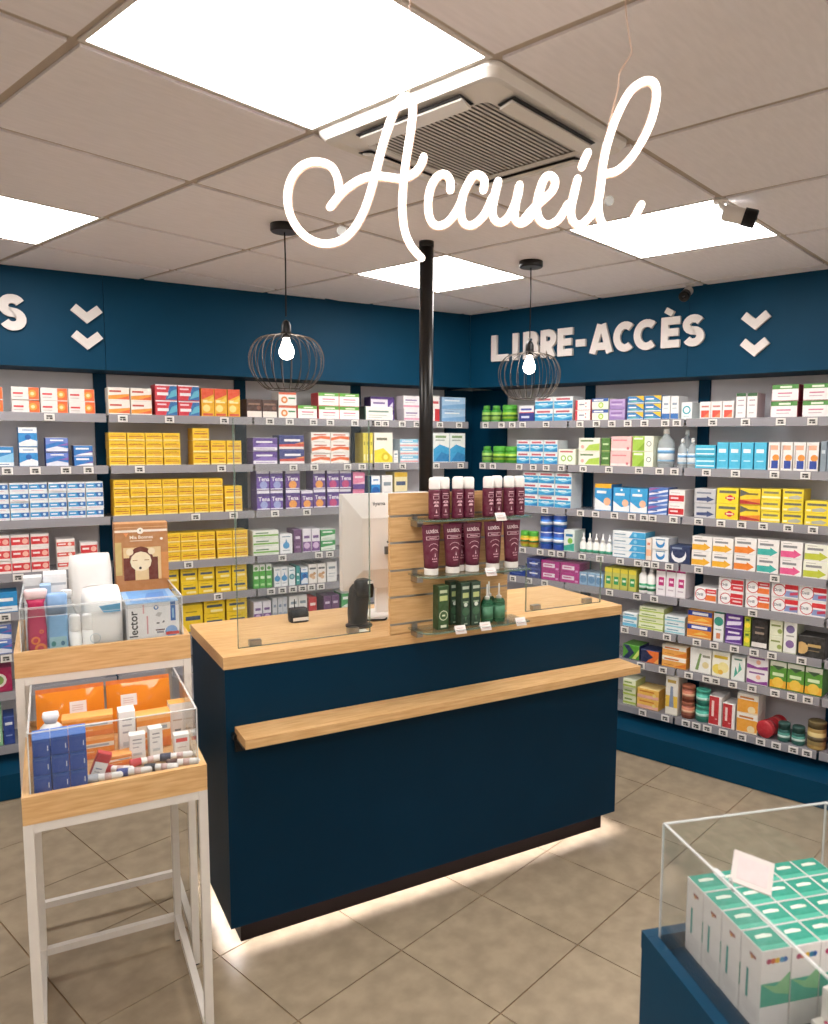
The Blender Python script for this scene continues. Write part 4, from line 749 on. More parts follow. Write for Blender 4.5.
('G', 8, 1.65, 1.724, 0.181, 1, 2, 'RJ', 'round terracotta tin'),
('G', 8, 1.729, 1.806, 0.176, 1, 2, 'TJ', 'round teal tin'),
('G', 8, 1.81, 1.881, 0.158, 1, 1, 'wrr', 'white carton with red panel'),
('G', 8, 1.885, 1.952, 0.134, 1, 1, 'wrr', 'shorter white carton with red panel'),
('G', 8, 1.956, 2.066, 0.204, 1, 2, 'orw2', 'orange and white box'),
('G', 8, 2.158, 2.219, 0.096, 1, 1, 'TT', 'small dark teal jar'),
('G', 8, 2.224, 2.289, 0.092, 1, 1, 'TT', 'right small dark teal jar'),
('G', 8, 2.294, 2.382, 0.137, 1, 1, 'GT', 'squat gold tin')]
for bay, k, x0, x1, h, nc, nr, kind, look in GOODS:
    side = BAYS[bay][0]; pw = (x1 - x0) / nc; rh = h / nr; back = (bay, k, kind) in BACK or (bay, k, look) in BACK
    for i in range(nc):
        for j in range(nr):
            jit = lambda a: random.uniform(-a, a)
            x = x0 + pw * (i + .5); z = ZS[k] + j * rh
            pos = ', '.join(q for q in (colname(i, nc), rowname(j, nr)) if q)
            lab = f"{look}, {pos + ', ' if pos else ''}{SN[k]} shelf, {BN[bay]}"
            grp = f"{look} on {SN[k]} shelf of {BN[bay]}" if nc * nr > 1 else None
            if kind in BCAT:
                r = min(pw * .48, .05)
                y = -.26 + r + (.1 if back else .004)
                o = place_bottle(kind, r, rh - .0006, wpt(side, x, y, z), frame(side)[1] + jit(.4), lab, BCAT[kind], None); 
                if grp: o['group'] = grp
            else:
                d = .095 if (bay, k) == ('D', 1) else .12
                y = -.255 + d / 2 + (.105 if back else 0) + abs(jit(.007)); x += jit(.0008)
                o = put('upright_carton' if rh > 1.2 * pw else 'flat_box' if rh < .52 * pw else 'medicine_box', carton(kind, pw - .0034, d, rh - .0008), None, wpt(side, x, y, z), frame(side)[1] + jit(.014))
                tag(o, lab, 'box', None)
                if grp: o['group'] = grp
# odd ones on the shelves
t = tag(put('red_canister', MB().lathe([(.0, 0), (.04, 0), (.045, .006), (.045, .012), (.042, .018), (.042, .13), (.045, .136), (.045, .15), (.0, .15)], 18, 'b81f2c', breaks=(2, 4, 5, 6, 7)).mesh('red_canister'), None, wpt('R', 2.1, -.262, .212 + .0455), rot=(R(-90), 0, RZR + R(-14))), 'red ribbed canister lying on its side on bottom shelf', 'canister')
put('band', MB().lathe([(.0427, .03), (.0427, .05)], 18, '8c1620').mesh('band'), t); put('band', MB().lathe([(.0427, .09), (.0427, .115)], 18, 'd85a5a').mesh('band'), t)
DES['mgf'] = ('e0307a', 'c02464', 'f06a9c', [q.split() for q in 'r .15 .6 .85 .75 f6dce8;c .5 .3 .14 f2a8c8'.split(';')])
tag(put('medicine_box', carton('mgf', .09, .11, .17), None, wpt('R', 2.45, -.2, .212), RZR), 'bright magenta box at the right frame edge', 'box')
# ------------------------------------------------------------------ reception counter
CA = R(-18.97); CO = Vector((1.3053, 2.1065, 0)); CL = 1.674; CD = .517
ce = Vector((math.cos(CA), math.sin(CA), 0)); cn = Vector((-math.sin(CA), math.cos(CA), 0))
def cpt(x, y, z): return CO + ce * x + cn * y + Vector((0, 0, z))
t = thing('reception_counter', 'long navy reception counter with pale oak worktop and ledge', 'counter', CO, CA)
B(.004, CL - .004, .004, .022, .082, ZC - .0405, 'counter_navy_shaded').build('front_panel', t)
B(.004, .022, .0225, CD - .003, .082, ZC - .0405, 'counter_navy_shaded').build('side_panel', t)
B(CL - .022, CL - .004, .0225, CD - .003, .082, ZC - .0405, 'counter_navy_shaded').build('side_panel', t)
B(.0225, CL - .0225, .0225, CD - .02, .125, .143, 'counter_navy_shaded').build('bottom_panel', t)
B(.0225, CL - .0225, CD - .0195, CD - .004, .1435, ZC - .0405, 'counter_navy_shaded').build('back_panel', t)
B(0, CL, 0, CD, ZC - .04, ZC, 'oak').build('worktop', t)
MB().box(.045, CL - .045, .046, CD - .04, 0, .1245, 'toe_kick').build('toe_kick', t)
for q in ((.04, CL - .04, .026, .038), (.026, .038, .045, CD - .05), (CL - .038, CL - .026, .045, CD - .05)): B(*q, .098, .106, 'led_strip').build('led_strip', t)
lg = B(.030, CL - .012, -.135, -.003, .745, .775, 'oak').build('ledge', t)
for x in (.05, .55, 1.1, 1.6):
    b = MB().box(x - .02, x + .02, -.11, .0035, .737, .7445, 'black_metal').box(x - .02, x + .02, -.004, .0035, .69, .7365, 'black_metal'); b.build('ledge_bracket', t)
B(.018, .0285, -.035, -.005, .742, .758, 'black_metal').build('end_clip', t)
# clear screens standing on the worktop
for lab, a, b, hz in (('tall clear screen on counter left of the slatted panel', .070, .545, .76), ('low clear screen on counter right of the slatted panel', 1.235, 1.628, .20)):
    g = thing('counter_screen', lab, 'screen', cpt(0, .086, ZC), CA)
    B(a, b, 0, .006, .0005, hz, 'acrylic').build('pane', g)
    for q in (a, b): B(q - .0012, q + .0012, -.0008, .0068, .0005, hz + .0005, 'glass_edge').build('pane_edge', g)
    B(a, b, -.0008, .0068, .0003, .002, 'glass_edge').build('bottom_edge', g)
    for q in (a + .06, b - .06): B(q - .02, q + .02, .0075, .03, 0, .02, 'steel').build('clamp', g)
# slatted display panel with glass shelves
t = thing('slatted_panel', 'oak slatted display panel with glass shelves on the counter', 'display panel', cpt(0, .004, ZC), CA)
zs = [1.006, 1.042, 1.141, 1.237, 1.336, 1.431, 1.515]
for a, b in zip(zs[:-1], zs[1:]): B(.588, 1.086, 0, .018, a - ZC + .004, b - ZC - .004, 'oak').build('board', t)
B(.590, 1.084, .0065, .0175, .0005, .505, 'oak').build('board_backing', t)
for z in zs[1:-1]: B(.5885, 1.0855, .0012, .006, z - ZC - .0035, z - ZC + .0035, 'steel').build('groove_strip', t)
SHZ = (1.028, 1.226, 1.424)
for z in SHZ:
    q = z - ZC
    sh = MB().prism([(.655, -.004), (.655, -.075), (.672, -.113), (.70, -.125), (1.105, -.125), (1.105, -.004)], q - .006, q, 'glass').build('glass_shelf', t)
    for k, pr in enumerate([[(.655, -.075), (.672, -.113), (.70, -.125)], ]):
        MB().tube([(a, b, q - .003) for a, b in pr], .0032, 6, 'glass_edge').build('shelf_edge', sh)
    B(.70, 1.105, -.1268, -.1252, q - .0062, q + .0002, 'glass_edge').build('shelf_edge', sh)
    for x in (.68, 1.05): MB().box(x - .012, x + .012, -.05, -.0005, q - .03, q - .0065, 'steel').box(x - .009, x + .009, -.012, -.0005, q - .006, q + .012, 'steel').build('shelf_clip', sh)
tk = MB().box(-.021, .021, -.0015, .0015, 0, .032, 'sign_white')
for z in (.008, .014, .02): tk.poly([(-.015, -.0018, z), (.012, -.0018, z), (.012, -.0018, z + .002), (-.015, -.0018, z + .002)], 'c8a8a4')
tk_me = tk.mesh('ticket')
for x, z, lab in ((.965, SHZ[2], 'white price ticket on top glass shelf edge'), (.925, SHZ[1], 'white price ticket on middle glass shelf edge'),
                  (.80, SHZ[0], 'left white price ticket on lowest glass shelf edge'), (.905, SHZ[0], 'middle white price ticket on lowest glass shelf edge'), (1.06, SHZ[0], 'right white price ticket on lowest glass shelf edge')):
    g = thing('price_ticket', lab, 'price tag', cpt(x, -.133, z - .012), CA + R(-4))
    put('ticket', tk_me, g, (0, -.002, 0), rot=(R(-32), 0, 0)); B(-.018, .018, -.004, .024, .0125, .0145, 'acrylic_edge').build('clip', g)
# aubergine tubes, bottles, green cartons
def tube_mesh(w0, w1, h, m):                   # flat crimped top, round shoulder
    mb = MB(); n = 16; rings = []
    for k, f in enumerate((0, .12, .3, .5, .7, .85, .95, 1)):
        a = w0 + (w1 - w0) * f; b = w0 * (1 - f) ** .6 + .0016; z = .024 + (h - .024) * f; rings.append(len(mb.v))
        mb.v += [(a * math.cos(2 * math.pi * i / n), b * math.sin(2 * math.pi * i / n), z) for i in range(n)]
    for p, q in zip(rings[:-1], rings[1:]):
        for i in range(n): j = (i + 1) % n; mb.face([p + i, p + j, q + j, q + i], m, True)
    mb.face([rings[0] + i for i in reversed(range(n))], m); mb.face([rings[-1] + i for i in range(n)], m)
    return mb
def wrap(mb, fn, y0):                          # lay flat print on a curved front
    mb.v = [(x, fn(x, z) - (y0 - y), z) for x, y, z in mb.v]; return mb
TH = .178
def tube_front(x, z):
    f = min(max((z - .024) / (TH - .024), 0), 1); a = .025 + .015 * f; b = .025 * (1 - f) ** .6 + .0016
    return -b * math.sqrt(max(0, 1 - min(1, (x / a) ** 2))) - .0006
tb = tube_mesh(.025, .040, TH, '62052f').mesh('cream_tube')
pr = MB(); prints(pr, [q.split() for q in 'T_ 0 0 0 0 0'.split(';')][:0], 0, 0, 1, 1, 0)
vs, fs, ww = text_geo('LUXÉOL', .03); hs = .0145; n0 = 0; sc = .050 / (ww * hs)
pr.v += [((a - ww / 2) * hs * sc, 0, .148 + b * hs) for a, b in vs]
for f in fs: pr.face(f, 'f0d8dc')
def pbox(x0, x1, z0, z1, col, n=5):
    for i in range(n): a = x0 + (x1 - x0) * i / n; b = x0 + (x1 - x0) * (i + 1) / n; pr.poly([(a, 0, z0), (b, 0, z0), (b, 0, z1), (a, 0, z1)], col)
def prim(zc, w, col, thick=.0016):
    pbox(-w, w, zc - .006, zc - .0045, col); pbox(-w, w, zc + .0045, zc + .006, col); pbox(-w, -w + .002, zc - .006, zc + .006, col, 1); pbox(w - .002, w, zc - .006, zc + .006, col, 1)
prim(.131, .027, 'e8c4cc'); pbox(-.016, .014, .1295, .1325, 'd8a8b4')
for zc, w in ((.102, .020), (.086, .015)): pr.poly([(-w, 0, zc), (w, 0, zc), (w * .7, 0, zc + .007), (0, 0, zc + .011), (-w * .7, 0, zc + .007)], 'e0b8c2')
pr.poly([(.0, 0, .066), (.005, 0, .066), (.003, 0, .08)], 'e8c8d0')
for x in (-.008, 0, .008): pr.poly([(x - .003, 0, .056), (x + .003, 0, .056), (x, 0, .063)], 'd8a8b4')
pbox(-.009, .009, .048, .0505, 'd8a8b4', 3)
pr = wrap(pr, tube_front, 0); tp = pr.mesh('front_print')
tcap = MB().lathe([(.0242, 0), (.0256, .002), (.0256, .022), (.0242, .0255)], 18, 'f0ebe6', breaks=(1, 2)).mesh('cap')
for x, y, lab in ((.714, -.066, 'leftmost aubergine cream tube on middle glass shelf'), (.801, -.066, 'second aubergine cream tube from left, middle glass shelf'), (.883, -.066, 'central aubergine cream tube on middle glass shelf'),
                  (.972, -.066, 'fourth aubergine cream tube from left, middle glass shelf'), (1.055, -.066, 'rightmost aubergine cream tube on middle glass shelf'), (.842, -.034, 'aubergine cream tube standing behind the central tube')):
    o = tag(put('cream_tube', tb, None, cpt(x, y, SHZ[1]), CA + R(random.uniform(-5, 5))), lab, 'tube', 'aubergine tubes on the middle glass shelf')
    put('front_print', tp, o); put('cap', tcap, o)
sb = MB().lathe([(.0200, 0), (.0215, .003), (.0215, .098), (.0200, .103)], 16, '62052f', breaks=(1, 2)).mesh('spray_bottle')
pr = MB()
pbox(-.010, .010, .086, .0895, 'e8c4cc', 3); prim(.076, .011, 'e0b8c2'); 
for zc, w in ((.056, .011), (.044, .009)): pr.poly([(-w, 0, zc), (0, 0, zc), (w, 0, zc), (w * .7, 0, zc + .006), (0, 0, zc + .009), (-w * .7, 0, zc + .006)], 'e0b8c2')
pr.poly([(-.003, 0, .022), (.003, 0, .022), (0, 0, .036)], 'e8c8d0'); pbox(-.008, .008, .012, .014, 'd8a8b4', 3)
sp = wrap(pr, lambda x, z: -math.sqrt(max(0, 0.0221 ** 2 - x * x)), 0).mesh('front_print')
scap = MB().lathe([(.0185, .1035), (.0200, .106), (.0200, .138), (.016, .1445), (0, .145)], 16, 'f2eeea', breaks=(1,)).mesh('cap')
for g, xs in (('left', (.724, .768, .818, .863)), ('right', (.947, .992, 1.037, 1.083))):
    for k, x in enumerate(xs):
        o = tag(put('spray_bottle', sb, None, cpt(x, -.07 + .012 * (k == 1), SHZ[2]), CA + R(random.uniform(-14, 14))), f'white-capped aubergine bottle, {colname(k, 4)}, {g} group on top glass shelf', 'bottle', f'aubergine bottles, {g} group')
        put('front_print', sp, o); put('cap', scap, o)
for k, (x, lab) in enumerate(((.760, 'aubergine bottle half hidden behind left group'), (.845, 'aubergine bottle in back row of left group'), (1.01, 'aubergine bottle in back row of right group'))):
    o = tag(put('spray_bottle', sb, None, cpt(x, -.028, SHZ[2]), CA), lab, 'bottle'); put('cap', scap, o)
DES['dkg'] = ('21432f', '183324', '2a5038', [q.split() for q in 'r .12 .86 .88 .93 c8d4c4;r .15 .66 .85 .78 c4cf8a;r .2 .54 .8 .58 a8c0a0;c .5 .5 .05 e8f0e6;c .5 .34 .1 3f6a4c;p .38 .22 .62 .22 .5 .1 4a7a58;r .3 .04 .7 .07 a8b8a4'.split(';')])
DES['lgg'] = ('2f5426', '244420', '3a5f30', [q.split() for q in 'r .12 .84 .88 .91 c8d4b4;r .1 .66 .9 .78 c8d48c;c .5 .32 .118 dfe8cc;c .5 .32 .098 3a5f30;r .34 .3 .66 .34 dfe8cc;r .2 .04 .8 .1 e0e6d0'.split(';')])
for x, y, k, lab in ((.750, -.072, 'lgg', 'olive green carton with round emblem on lowest glass shelf'), (.843, -.07, 'dkg', 'dark green carton, left of two, lowest glass shelf'), (.888, -.07, 'dkg', 'dark green carton, right of two, lowest glass shelf'), (.822, -.026, 'dkg', 'dark green carton standing behind the two')):
    tag(put('serum_box', carton(k, .039 if k == 'dkg' else .043, .038, .160 if k == 'dkg' else .158), None, cpt(x, y, SHZ[0]), CA + R(random.uniform(-2, 2))), lab, 'box')
gb = MB().lathe([(.021, 0), (.023, .003), (.023, .075), (.018, .085), (.008, .088)], 16, 'green_glass', breaks=(1,)).mesh('serum_bottle')
gl = MB().lathe([(.0236, .015), (.0236, .062)], 16, '4f8a68').mesh('paper_label')
gc = MB().lathe([(.010, .083), (.010, .096), (.004, .1), (.0028, .142), (0, .143)], 12, 'f0ece8', breaks=(1, 2)).mesh('dropper')
for x, y, lab in ((.948, -.068, 'green dropper bottle, left, on lowest glass shelf'), (.999, -.07, 'green dropper bottle, right, on lowest glass shelf'), (.985, -.022, 'green dropper bottle behind the other two')):
    o = tag(put('serum_bottle', gb, None, cpt(x, y, SHZ[0]), CA), lab, 'dropper bottle'); put('paper_label', gl, o); put('dropper', gc, o)
# monitor, scanner, card reader
t = thing('monitor', 'white monitor seen from behind on the counter', 'monitor', cpt(.708, .305, ZC), CA)
B(-.09, .09, -.07, .09, .0005, .012, 'white_plastic').build('foot', t); B(-.035, .035, .01, .03, .0125, .28, 'white_plastic').build('neck', t)
mb = MB(); n = 0
def loft(mb, A, ya, Bq, yb, m):
    n = len(mb.v); mb.v += [(p[0], ya, p[1]) for p in A] + [(p[0], yb, p[1]) for p in Bq]
    for i in range(4): j = (i + 1) % 4; mb.face([n + i, n + j, n + 4 + j, n + 4 + i], m)
q = lambda x0, x1, z0, z1: [(x0, z0), (x1, z0), (x1, z1), (x0, z1)]
O = q(-.185, .185, .115, .488); I = q(-.115, .13, .195, .395)
loft(mb, I, -.042, O, -.012, 'white_plastic'); loft(mb, O, -.012, O, .02, 'white_plastic')
mb.poly([(x, -.042, z) for x, z in I], 'white_plastic'); mb.poly([(x, .02, z) for x, z in reversed(O)], 'white_plastic')
vs, fs, ww = text_geo('iiyama', .02)
back = mb.build('casing', t)
lb = MB(); lb.v += [(-.064 + a * .019, 0, b * .019) for a, b in vs]
for f in fs: lb.face(f, '3a3a3c')
put('maker_lettering', lb.mesh('maker_lettering'), back, (0, -.0292, .438), rot=(R(-18), 0, 0))
B(-.178, .178, .0205, .022, .125, .478, 'black_plastic').build('screen', t)
MB().tube(smooth([(-.02, -.058, .30), (.03, -.075, .33), (.06, -.07, .26), (.02, -.065, .22), (.07, -.06, .30)], 4), .004, 6, 'dark_plastic').build('cable_loop', t)
B(-.03, .05, -.066, -.0555, .255, .285, 'dark_plastic').build('connector_block', t)
t = thing('barcode_scanner', 'black barcode scanner standing in its cradle on counter', 'scanner', cpt(.545, .19, ZC), CA + R(12))
MB().lathe([(.05, .0005), (.05, .006), (.035, .012)], 20, 'black_plastic', breaks=(1,)).build('base', t)
def sect(pts, m, bev=.3):
    mb = MB(); rings = []; n = 12
    for z, w, d, y in pts:
        rings.append(len(mb.v)); mb.v += [(w * math.copysign(abs(math.cos(a)) ** .5, math.cos(a)), y + d * math.copysign(abs(math.sin(a)) ** .5, math.sin(a)), z) for a in [2 * math.pi * k / n for k in range(n)]]
    for p, q_ in zip(rings[:-1], rings[1:]):
        for i in range(n): j = (i + 1) % n; mb.face([p + i, p + j, q_ + j, q_ + i], m, True)
    mb.face([rings[0] + i for i in reversed(range(n))], m); mb.face([rings[-1] + i for i in range(n)], m); return mb
sect([(.01, .03, .028, .01), (.05, .034, .03, .008), (.11, .036, .03, 0), (.145, .034, .03, -.006), (.16, .026, .024, -.01)], 'black_plastic').build('cradle', t)
sect([(.115, .03, .025, -.034), (.15, .034, .03, -.032), (.175, .03, .026, -.03), (.182, .02, .02, -.028)], 'black_plastic').build('scanner_head', t)
B(.0, .024, -.062, -.0585, .168, .178, 'white_plastic').build('sticker', t)
MB().tube(smooth([(.03, .02, .01), (.07, .03, .006), (.12, .0, .006), (.15, .03, .006)], 4), .004, 6, 'black_plastic').build('cable', t)
t = thing('card_reader', 'small black card reader with white strip on counter', 'card reader', cpt(.372, .375, ZC), CA)
sect([(.0005, .036, .03, 0), (.03, .038, .028, 0), (.05, .034, .022, .004)], 'black_plastic').build('body', t)
B(-.03, .03, -.0335, -.031, .008, .02, 'white_plastic').build('label_strip', t)
MB().tube([(-.012, .005, .045), (-.012, .006, .085)], .002, 6, 'black_plastic').build('pin', t)
tag(B(-.03, .03, -.02, .02, .0004, .0015, 'e8e6da').build('leaflet', None, cpt(.515, .118, ZC), CA), 'small pale card lying on counter before the scanner', 'card')
# ------------------------------------------------------------------ wire-leg display tables on the left
DA = R(-21); TO = Vector((.767, 2.305, 0)); LO = Vector((.632, 1.902, 0))
de = Vector((math.cos(DA), math.sin(DA), 0)); dn = Vector((-math.sin(DA), math.cos(DA), 0))
def dpt(o, x, y, z): return o + de * x + dn * y + Vector((0, 0, z))
def display_table(label, o, W, D, zt, TD, th, fl):
    t = thing('display_table', label, 'table', o, DA); p = .022
    for x in (0, W - p):
        for y in (0, D - p):
            lg = B(x, x + p, y, y + p, .006, zt, 'white_metal').build('leg', t); B(x + .003, x + p - .003, y + .003, y + p - .003, .0, .0058, 'black_plastic').build('foot_pad', lg)
        B(x + .001, x + p - .001, p + .0005, D - p - .0005, .075, .097, 'white_metal').build('stretcher', t); B(x + .001, x + p - .001, p + .0005, D - p - .0005, zt - .022, zt, 'white_metal').build('side_rail', t)
    B(p + .0005, W - p - .0005, D - p + .001, D - .001, .075, .097, 'white_metal').build('stretcher', t)
    for y in (.001, D - p + .001): B(p + .0005, W - p - .0005, y, y + .02, zt - .022, zt, 'white_metal').build('cross_rail', t)
    z0 = zt + .0005; b = .016
    B(b, W - b, b, TD - b, z0 + fl, z0 + fl + .01, 'oak').build('tray_base', t)
    B(0, W, 0, b - .0003, z0, z0 + th, 'oak').build('tray_front', t); B(0, W, TD - b + .0003, TD, z0, z0 + th, 'oak').build('tray_back', t)
    for x in (0, W - b): B(x, x + b, b, TD - b, z0, z0 + th, 'oak_upright').build('tray_side', t)
    return t, z0 + fl + .01
tall, ztf = display_table('taller white wire-leg table with upper oak tray', TO, .475, .454, 1.02, .454, .0735, 0)
low, zlf = display_table('lower white wire-leg table with oak tray in front', LO, .424, .60, .778, .56, .069, .047)
def acrylic_case(label, o, W, y0, y1, z0, zf, zb, back=True, b=.018):
    t = thing('acrylic_case', label, 'case', dpt(o, 0, 0, 0), DA); k = .004
    B(b, W - b, y0, y0 + k, z0, zf, 'acrylic').build('front_pane', t); B(b, W - b, y0 - .0004, y0 + k + .0004, zf, zf + .002, 'acrylic_edge').build('pane_edge', t)
    for x in (b, W - b - k):
        n = MB(); n.vprism([(y0 + k, z0), (y1, z0), (y1, zb), (y0 + k, zf)], 0, k, 'acrylic'); n.v = [(x + y, x_, z) for x_, y, z in n.v]; n.build('side_pane', t)
        e = MB(); e.vprism([(y0 + k, zf), (y1, zb), (y1, zb + .002), (y0 + k, zf + .002)], -.0004, k + .0004, 'acrylic_edge'); e.v = [(x + y, x_, z) for x_, y, z in e.v]; e.build('pane_edge', t)
    for x in (b, W - b - .002): B(x - .0005, x + .0025, y0 - .0006, y0 - .0002, z0, zf, 'acrylic_edge').build('corner_edge', t)
    return t
acrylic_case('clear acrylic case on lower oak tray', LO, .424, .018, .46, zlf + .0005, .995, .995)
tcase = acrylic_case('clear acrylic fence on upper oak tray', TO, .475, .018, .43, ztf + .0005, 1.215, 1.215)
st = B(.02, .455, .0125, .0165, 1.190, 1.214, 'acrylic').build('ticket_strip', tcase)
for z in (1.190, 1.213): B(.02, .455, .0118, .0124, z, z + .0012, 'acrylic_edge').build('strip_edge', st)
# goods in the upper tray
def tput(nm, mb, o, x, y, z, rz, label, cat, group=None):
    return tag(mb.build(nm, None, dpt(o, x, y, z), DA + R(rz)), label, cat, group)
zt = ztf + .0004
o = tput('lotion_bottle', sect([(0, .021, .016, 0), (.01, .024, .018, 0), (.12, .025, .019, 0), (.19, .021, .016, 0), (.205, .026, .017, 0)], 'c01a58'), TO, .060, .056, zt, 4, 'magenta bottle with flared pale top in upper tray', 'bottle')
sect([(.2055, .027, .018, 0), (.226, .031, .02, 0), (.231, .027, .017, 0)], 'f2d8dc').build('cap', o)
mb = MB()
for x, z, r in ((-.006, .085, .012), (.006, .06, .016), (-.004, .035, .013), (.01, .11, .006)): mb.poly([(x + r * math.cos(R(30 * k)), -.0195, z + r * math.sin(R(30 * k))) for k in range(12)], 'e8823a'); mb.poly([(x + r * .55 * math.cos(R(30 * k)), -.0198, z + r * .55 * math.sin(R(30 * k))) for k in range(12)], 'c83a4a')
mb.build('flower_print', o)
o = tput('lotion_bottle', sect([(0, .025, .018, 0), (.01, .027, .02, 0), (.15, .027, .02, 0), (.155, .026, .019, 0)], '7fb4e0'), TO, .113, .058, zt, 0, 'light blue bottle with leafy print in upper tray', 'bottle')
sect([(.1555, .027, .02, 0), (.21, .028, .02, 0), (.215, .022, .016, 0)], '8cb4e2').build('cap', o)
mb = MB(); mb.poly([(-.022, -.0206, .01), (.022, -.0206, .01), (.022, -.0206, .09), (-.022, -.0206, .09)], '9cc8d4')
for x, z, r, c_ in ((.01, .035, .016, 'b8cc5a'), (-.01, .03, .012, 'dfeee4'), (-.012, .07, .008, '3f8a8c'), (.012, .07, .007, '3f7a9c')): mb.poly([(x + r * math.cos(R(36 * k)) * .8, -.0209, z + r * math.sin(R(36 * k))) for k in range(10)], c_)
mb.build('leaf_print', o)
for x, lab in ((.158, 'left slim white stick in upper tray'), (.193, 'right slim white stick in upper tray')):
    o = tput('balm_stick', MB().lathe([(.016, 0), (.0165, .003), (.0165, .10)], 14, 'efeeec', breaks=(1,)), TO, x, .052, zt, 0, lab, 'stick'); MB().lathe([(.0155, .1005), (.0158, .103), (.0158, .14), (.013, .147), (0, .148)], 14, 'f4f2ef', breaks=(1,)).build('cap', o)
def soft_pack(w, d, h, m, n=9, bul=1.0):
    mb = MB(); rows = []
    for k in range(n):
        f = k / (n - 1); s = .90 + .10 * math.sin(math.pi * f) ** .5; dd = d * (.35 + .65 * math.sin(math.pi * (.08 + .84 * f)) ** .6)
        rows.append(len(mb.v)); z = h * f; q = 14
        mb.v += [(w / 2 * s * math.copysign(abs(math.cos(a)) ** .45, math.cos(a)) * (1 + .02 * math.sin(9 * a + 5 * f)), dd / 2 * math.copysign(abs(math.sin(a)) ** .6, math.sin(a)) * (1 + .04 * math.sin(7 * a + 11 * f)), z + .003 * math.sin(5 * a)) for a in [2 * math.pi * i / q for i in range(q)]]
    for p, r_ in zip(rows[:-1], rows[1:]):
        for i in range(14): j = (i + 1) % 14; mb.face([p + i, p + j, r_ + j, r_ + i], m, True)
    mb.face([rows[0] + i for i in reversed(range(14))], m); mb.face([rows[-1] + i for i in range(14)], m, True); return mb
o = tput('cotton_pack', soft_pack(.115, .20, .205, 'foam_white'), TO, .236, .135, zt, 0, 'soft white cotton pack with cyan corner in upper tray', 'pack')
mb = MB(); mb.poly([(.0, -.1, .15), (.046, -.1, .15), (.046, -.1, .175), (-.012, -.1, .17)], '38a8dc'); mb.poly([(-.045, -.1002, .03), (.046, -.1002, .03), (.046, -.1002, .042), (-.045, -.1002, .036)], 'a8cce4')
for a, b in ((-.04, .0), (.01, .04)): mb.poly([(a, -.1004, .045), (b, -.1004, .048), (b, -.1004, .053), (a, -.1004, .05)], '7ab0d8')
mb.tube([(-.025 + .014 * math.cos(R(30 * k)), -.1, .075 + .014 * math.sin(R(30 * k))) for k in range(12)], .0008, 4, 'a8bcc8', True); mb.build('pack_print', o)
o = tput('cotton_pack', soft_pack(.132, .13, .285, 'foam_white'), TO, .217, .33, zt, 0, 'plump white cotton pack at back of upper tray', 'pack')
DES['lec'] = ('efeeee', 'e4e4e6', '8fb4da', [q.split() for q in 'T lector .2 .385 .15 26262a;r .37 0.430 .4 0.764 d89aa0;r .3 0.814 .33 0.981 e0a8ac;r .52 0.417 .74 0.504 f8f8f8;r .54 0.473 .72 0.498 5a2a30;r .56 0.423 .7 0.461 9a9aa2;r .56 0.603 .62 0.628 4a4a50;p .66 0.616 .72 0.616 .71 0.665 6a6a70;p .54 0.764 .62 0.727 .68 0.802 .6 0.826 c4c2c0;c .56 0.913 0.044 2f6fb0;c .56 0.913 0.024 eef0f2;r .84 0.640 .94 1.000 2a66b0;r .87 0.690 .91 0.876 8ab8e0;c .85 0.442 0.112 7fa8dc;r .74 0.380 1 0.436 d8382e;r 0 0.380 .012 1.000 b8b8bc'.split(';')])
lb_ = carton('lec', .150, .22, .168); o = tag(put('device_box', lb_, None, dpt(TO, .373, .142, zt), DA), 'large white carton lettered lector upright, upper tray', 'box')
mb = MB(); mb.poly([(-.06, -.1, .1684), (.055, -.1, .1684), (.06, .1, .1684), (-.06, .1, .1684)], '5b96d0'); mb.poly([(-.02, -.06, .1687), (.04, -.08, .1687), (.05, .06, .1687), (0, .05, .1687)], '3f7cc0'); mb.build('lid_print', o)
DES['brn'] = ('b9804e', 'a06c40', 'c28a56', [q.split() for q in 'r 0 .925 1 .945 f0e4d4;c .48 .935 .028 f4ecdf;p .46 .945 .5 .945 .48 .925 3a2a20;r 0 .965 1 .972 d8a878;r 0 .55 .12 .84 c8b070;t Mia_Bonnes .28 .865 .03 f4e6d4;r .28 .845 .7 .853 e6ceb4;r .15 .5 .86 .79 e6c894;c .48 .70 .098 6a2a16;r .15 .5 .36 .70 6a2a16;r .62 .5 .8 .70 6a2a16;c .27 .752 .03 f0dcb8;c .68 .752 .03 f0dcb8;c .475 .665 .088 f2e0bc;r .32 .672 .41 .68 b89060;r .54 .672 .63 .68 b89060;c .46 .607 .012 2a1a14;c .88 .86 .012 f4ecdf;p .16 .92 .26 .92 .21 .885 e8965a;r .86 .5 1 .74 d08c4c'.split(';')])
o = tag(put('plush_pack', carton('brn', .168, .06, .385), None, dpt(TO, .375, .345, zt), DA), 'brown card pack with sleepy bear face behind upper tray', 'box')
for x, y, w, d, h, c_, lab in ((.05, .28, .05, .06, .235, 'e6e8ea', 'small white carton at back left of upper tray'), (.085, .20, .03, .05, .22, '9cc0e4', 'pale blue carton at back left of upper tray'), (.112, .266, .065, .08, .245, 'f0efee', 'stacked white carton beside the cotton pack')):
    o = tput('medicine_box', B(-w / 2, w / 2, -d / 2, d / 2, 0, h, c_), TO, x, y, zt, 0, lab, 'box')
    for k in range(4): B(-w * .46, w * .46, -d / 2 - .0005, -d / 2, h * .5 + k * h * .12, h * .53 + k * h * .12, 'b8bcc2').build('print_line', o)
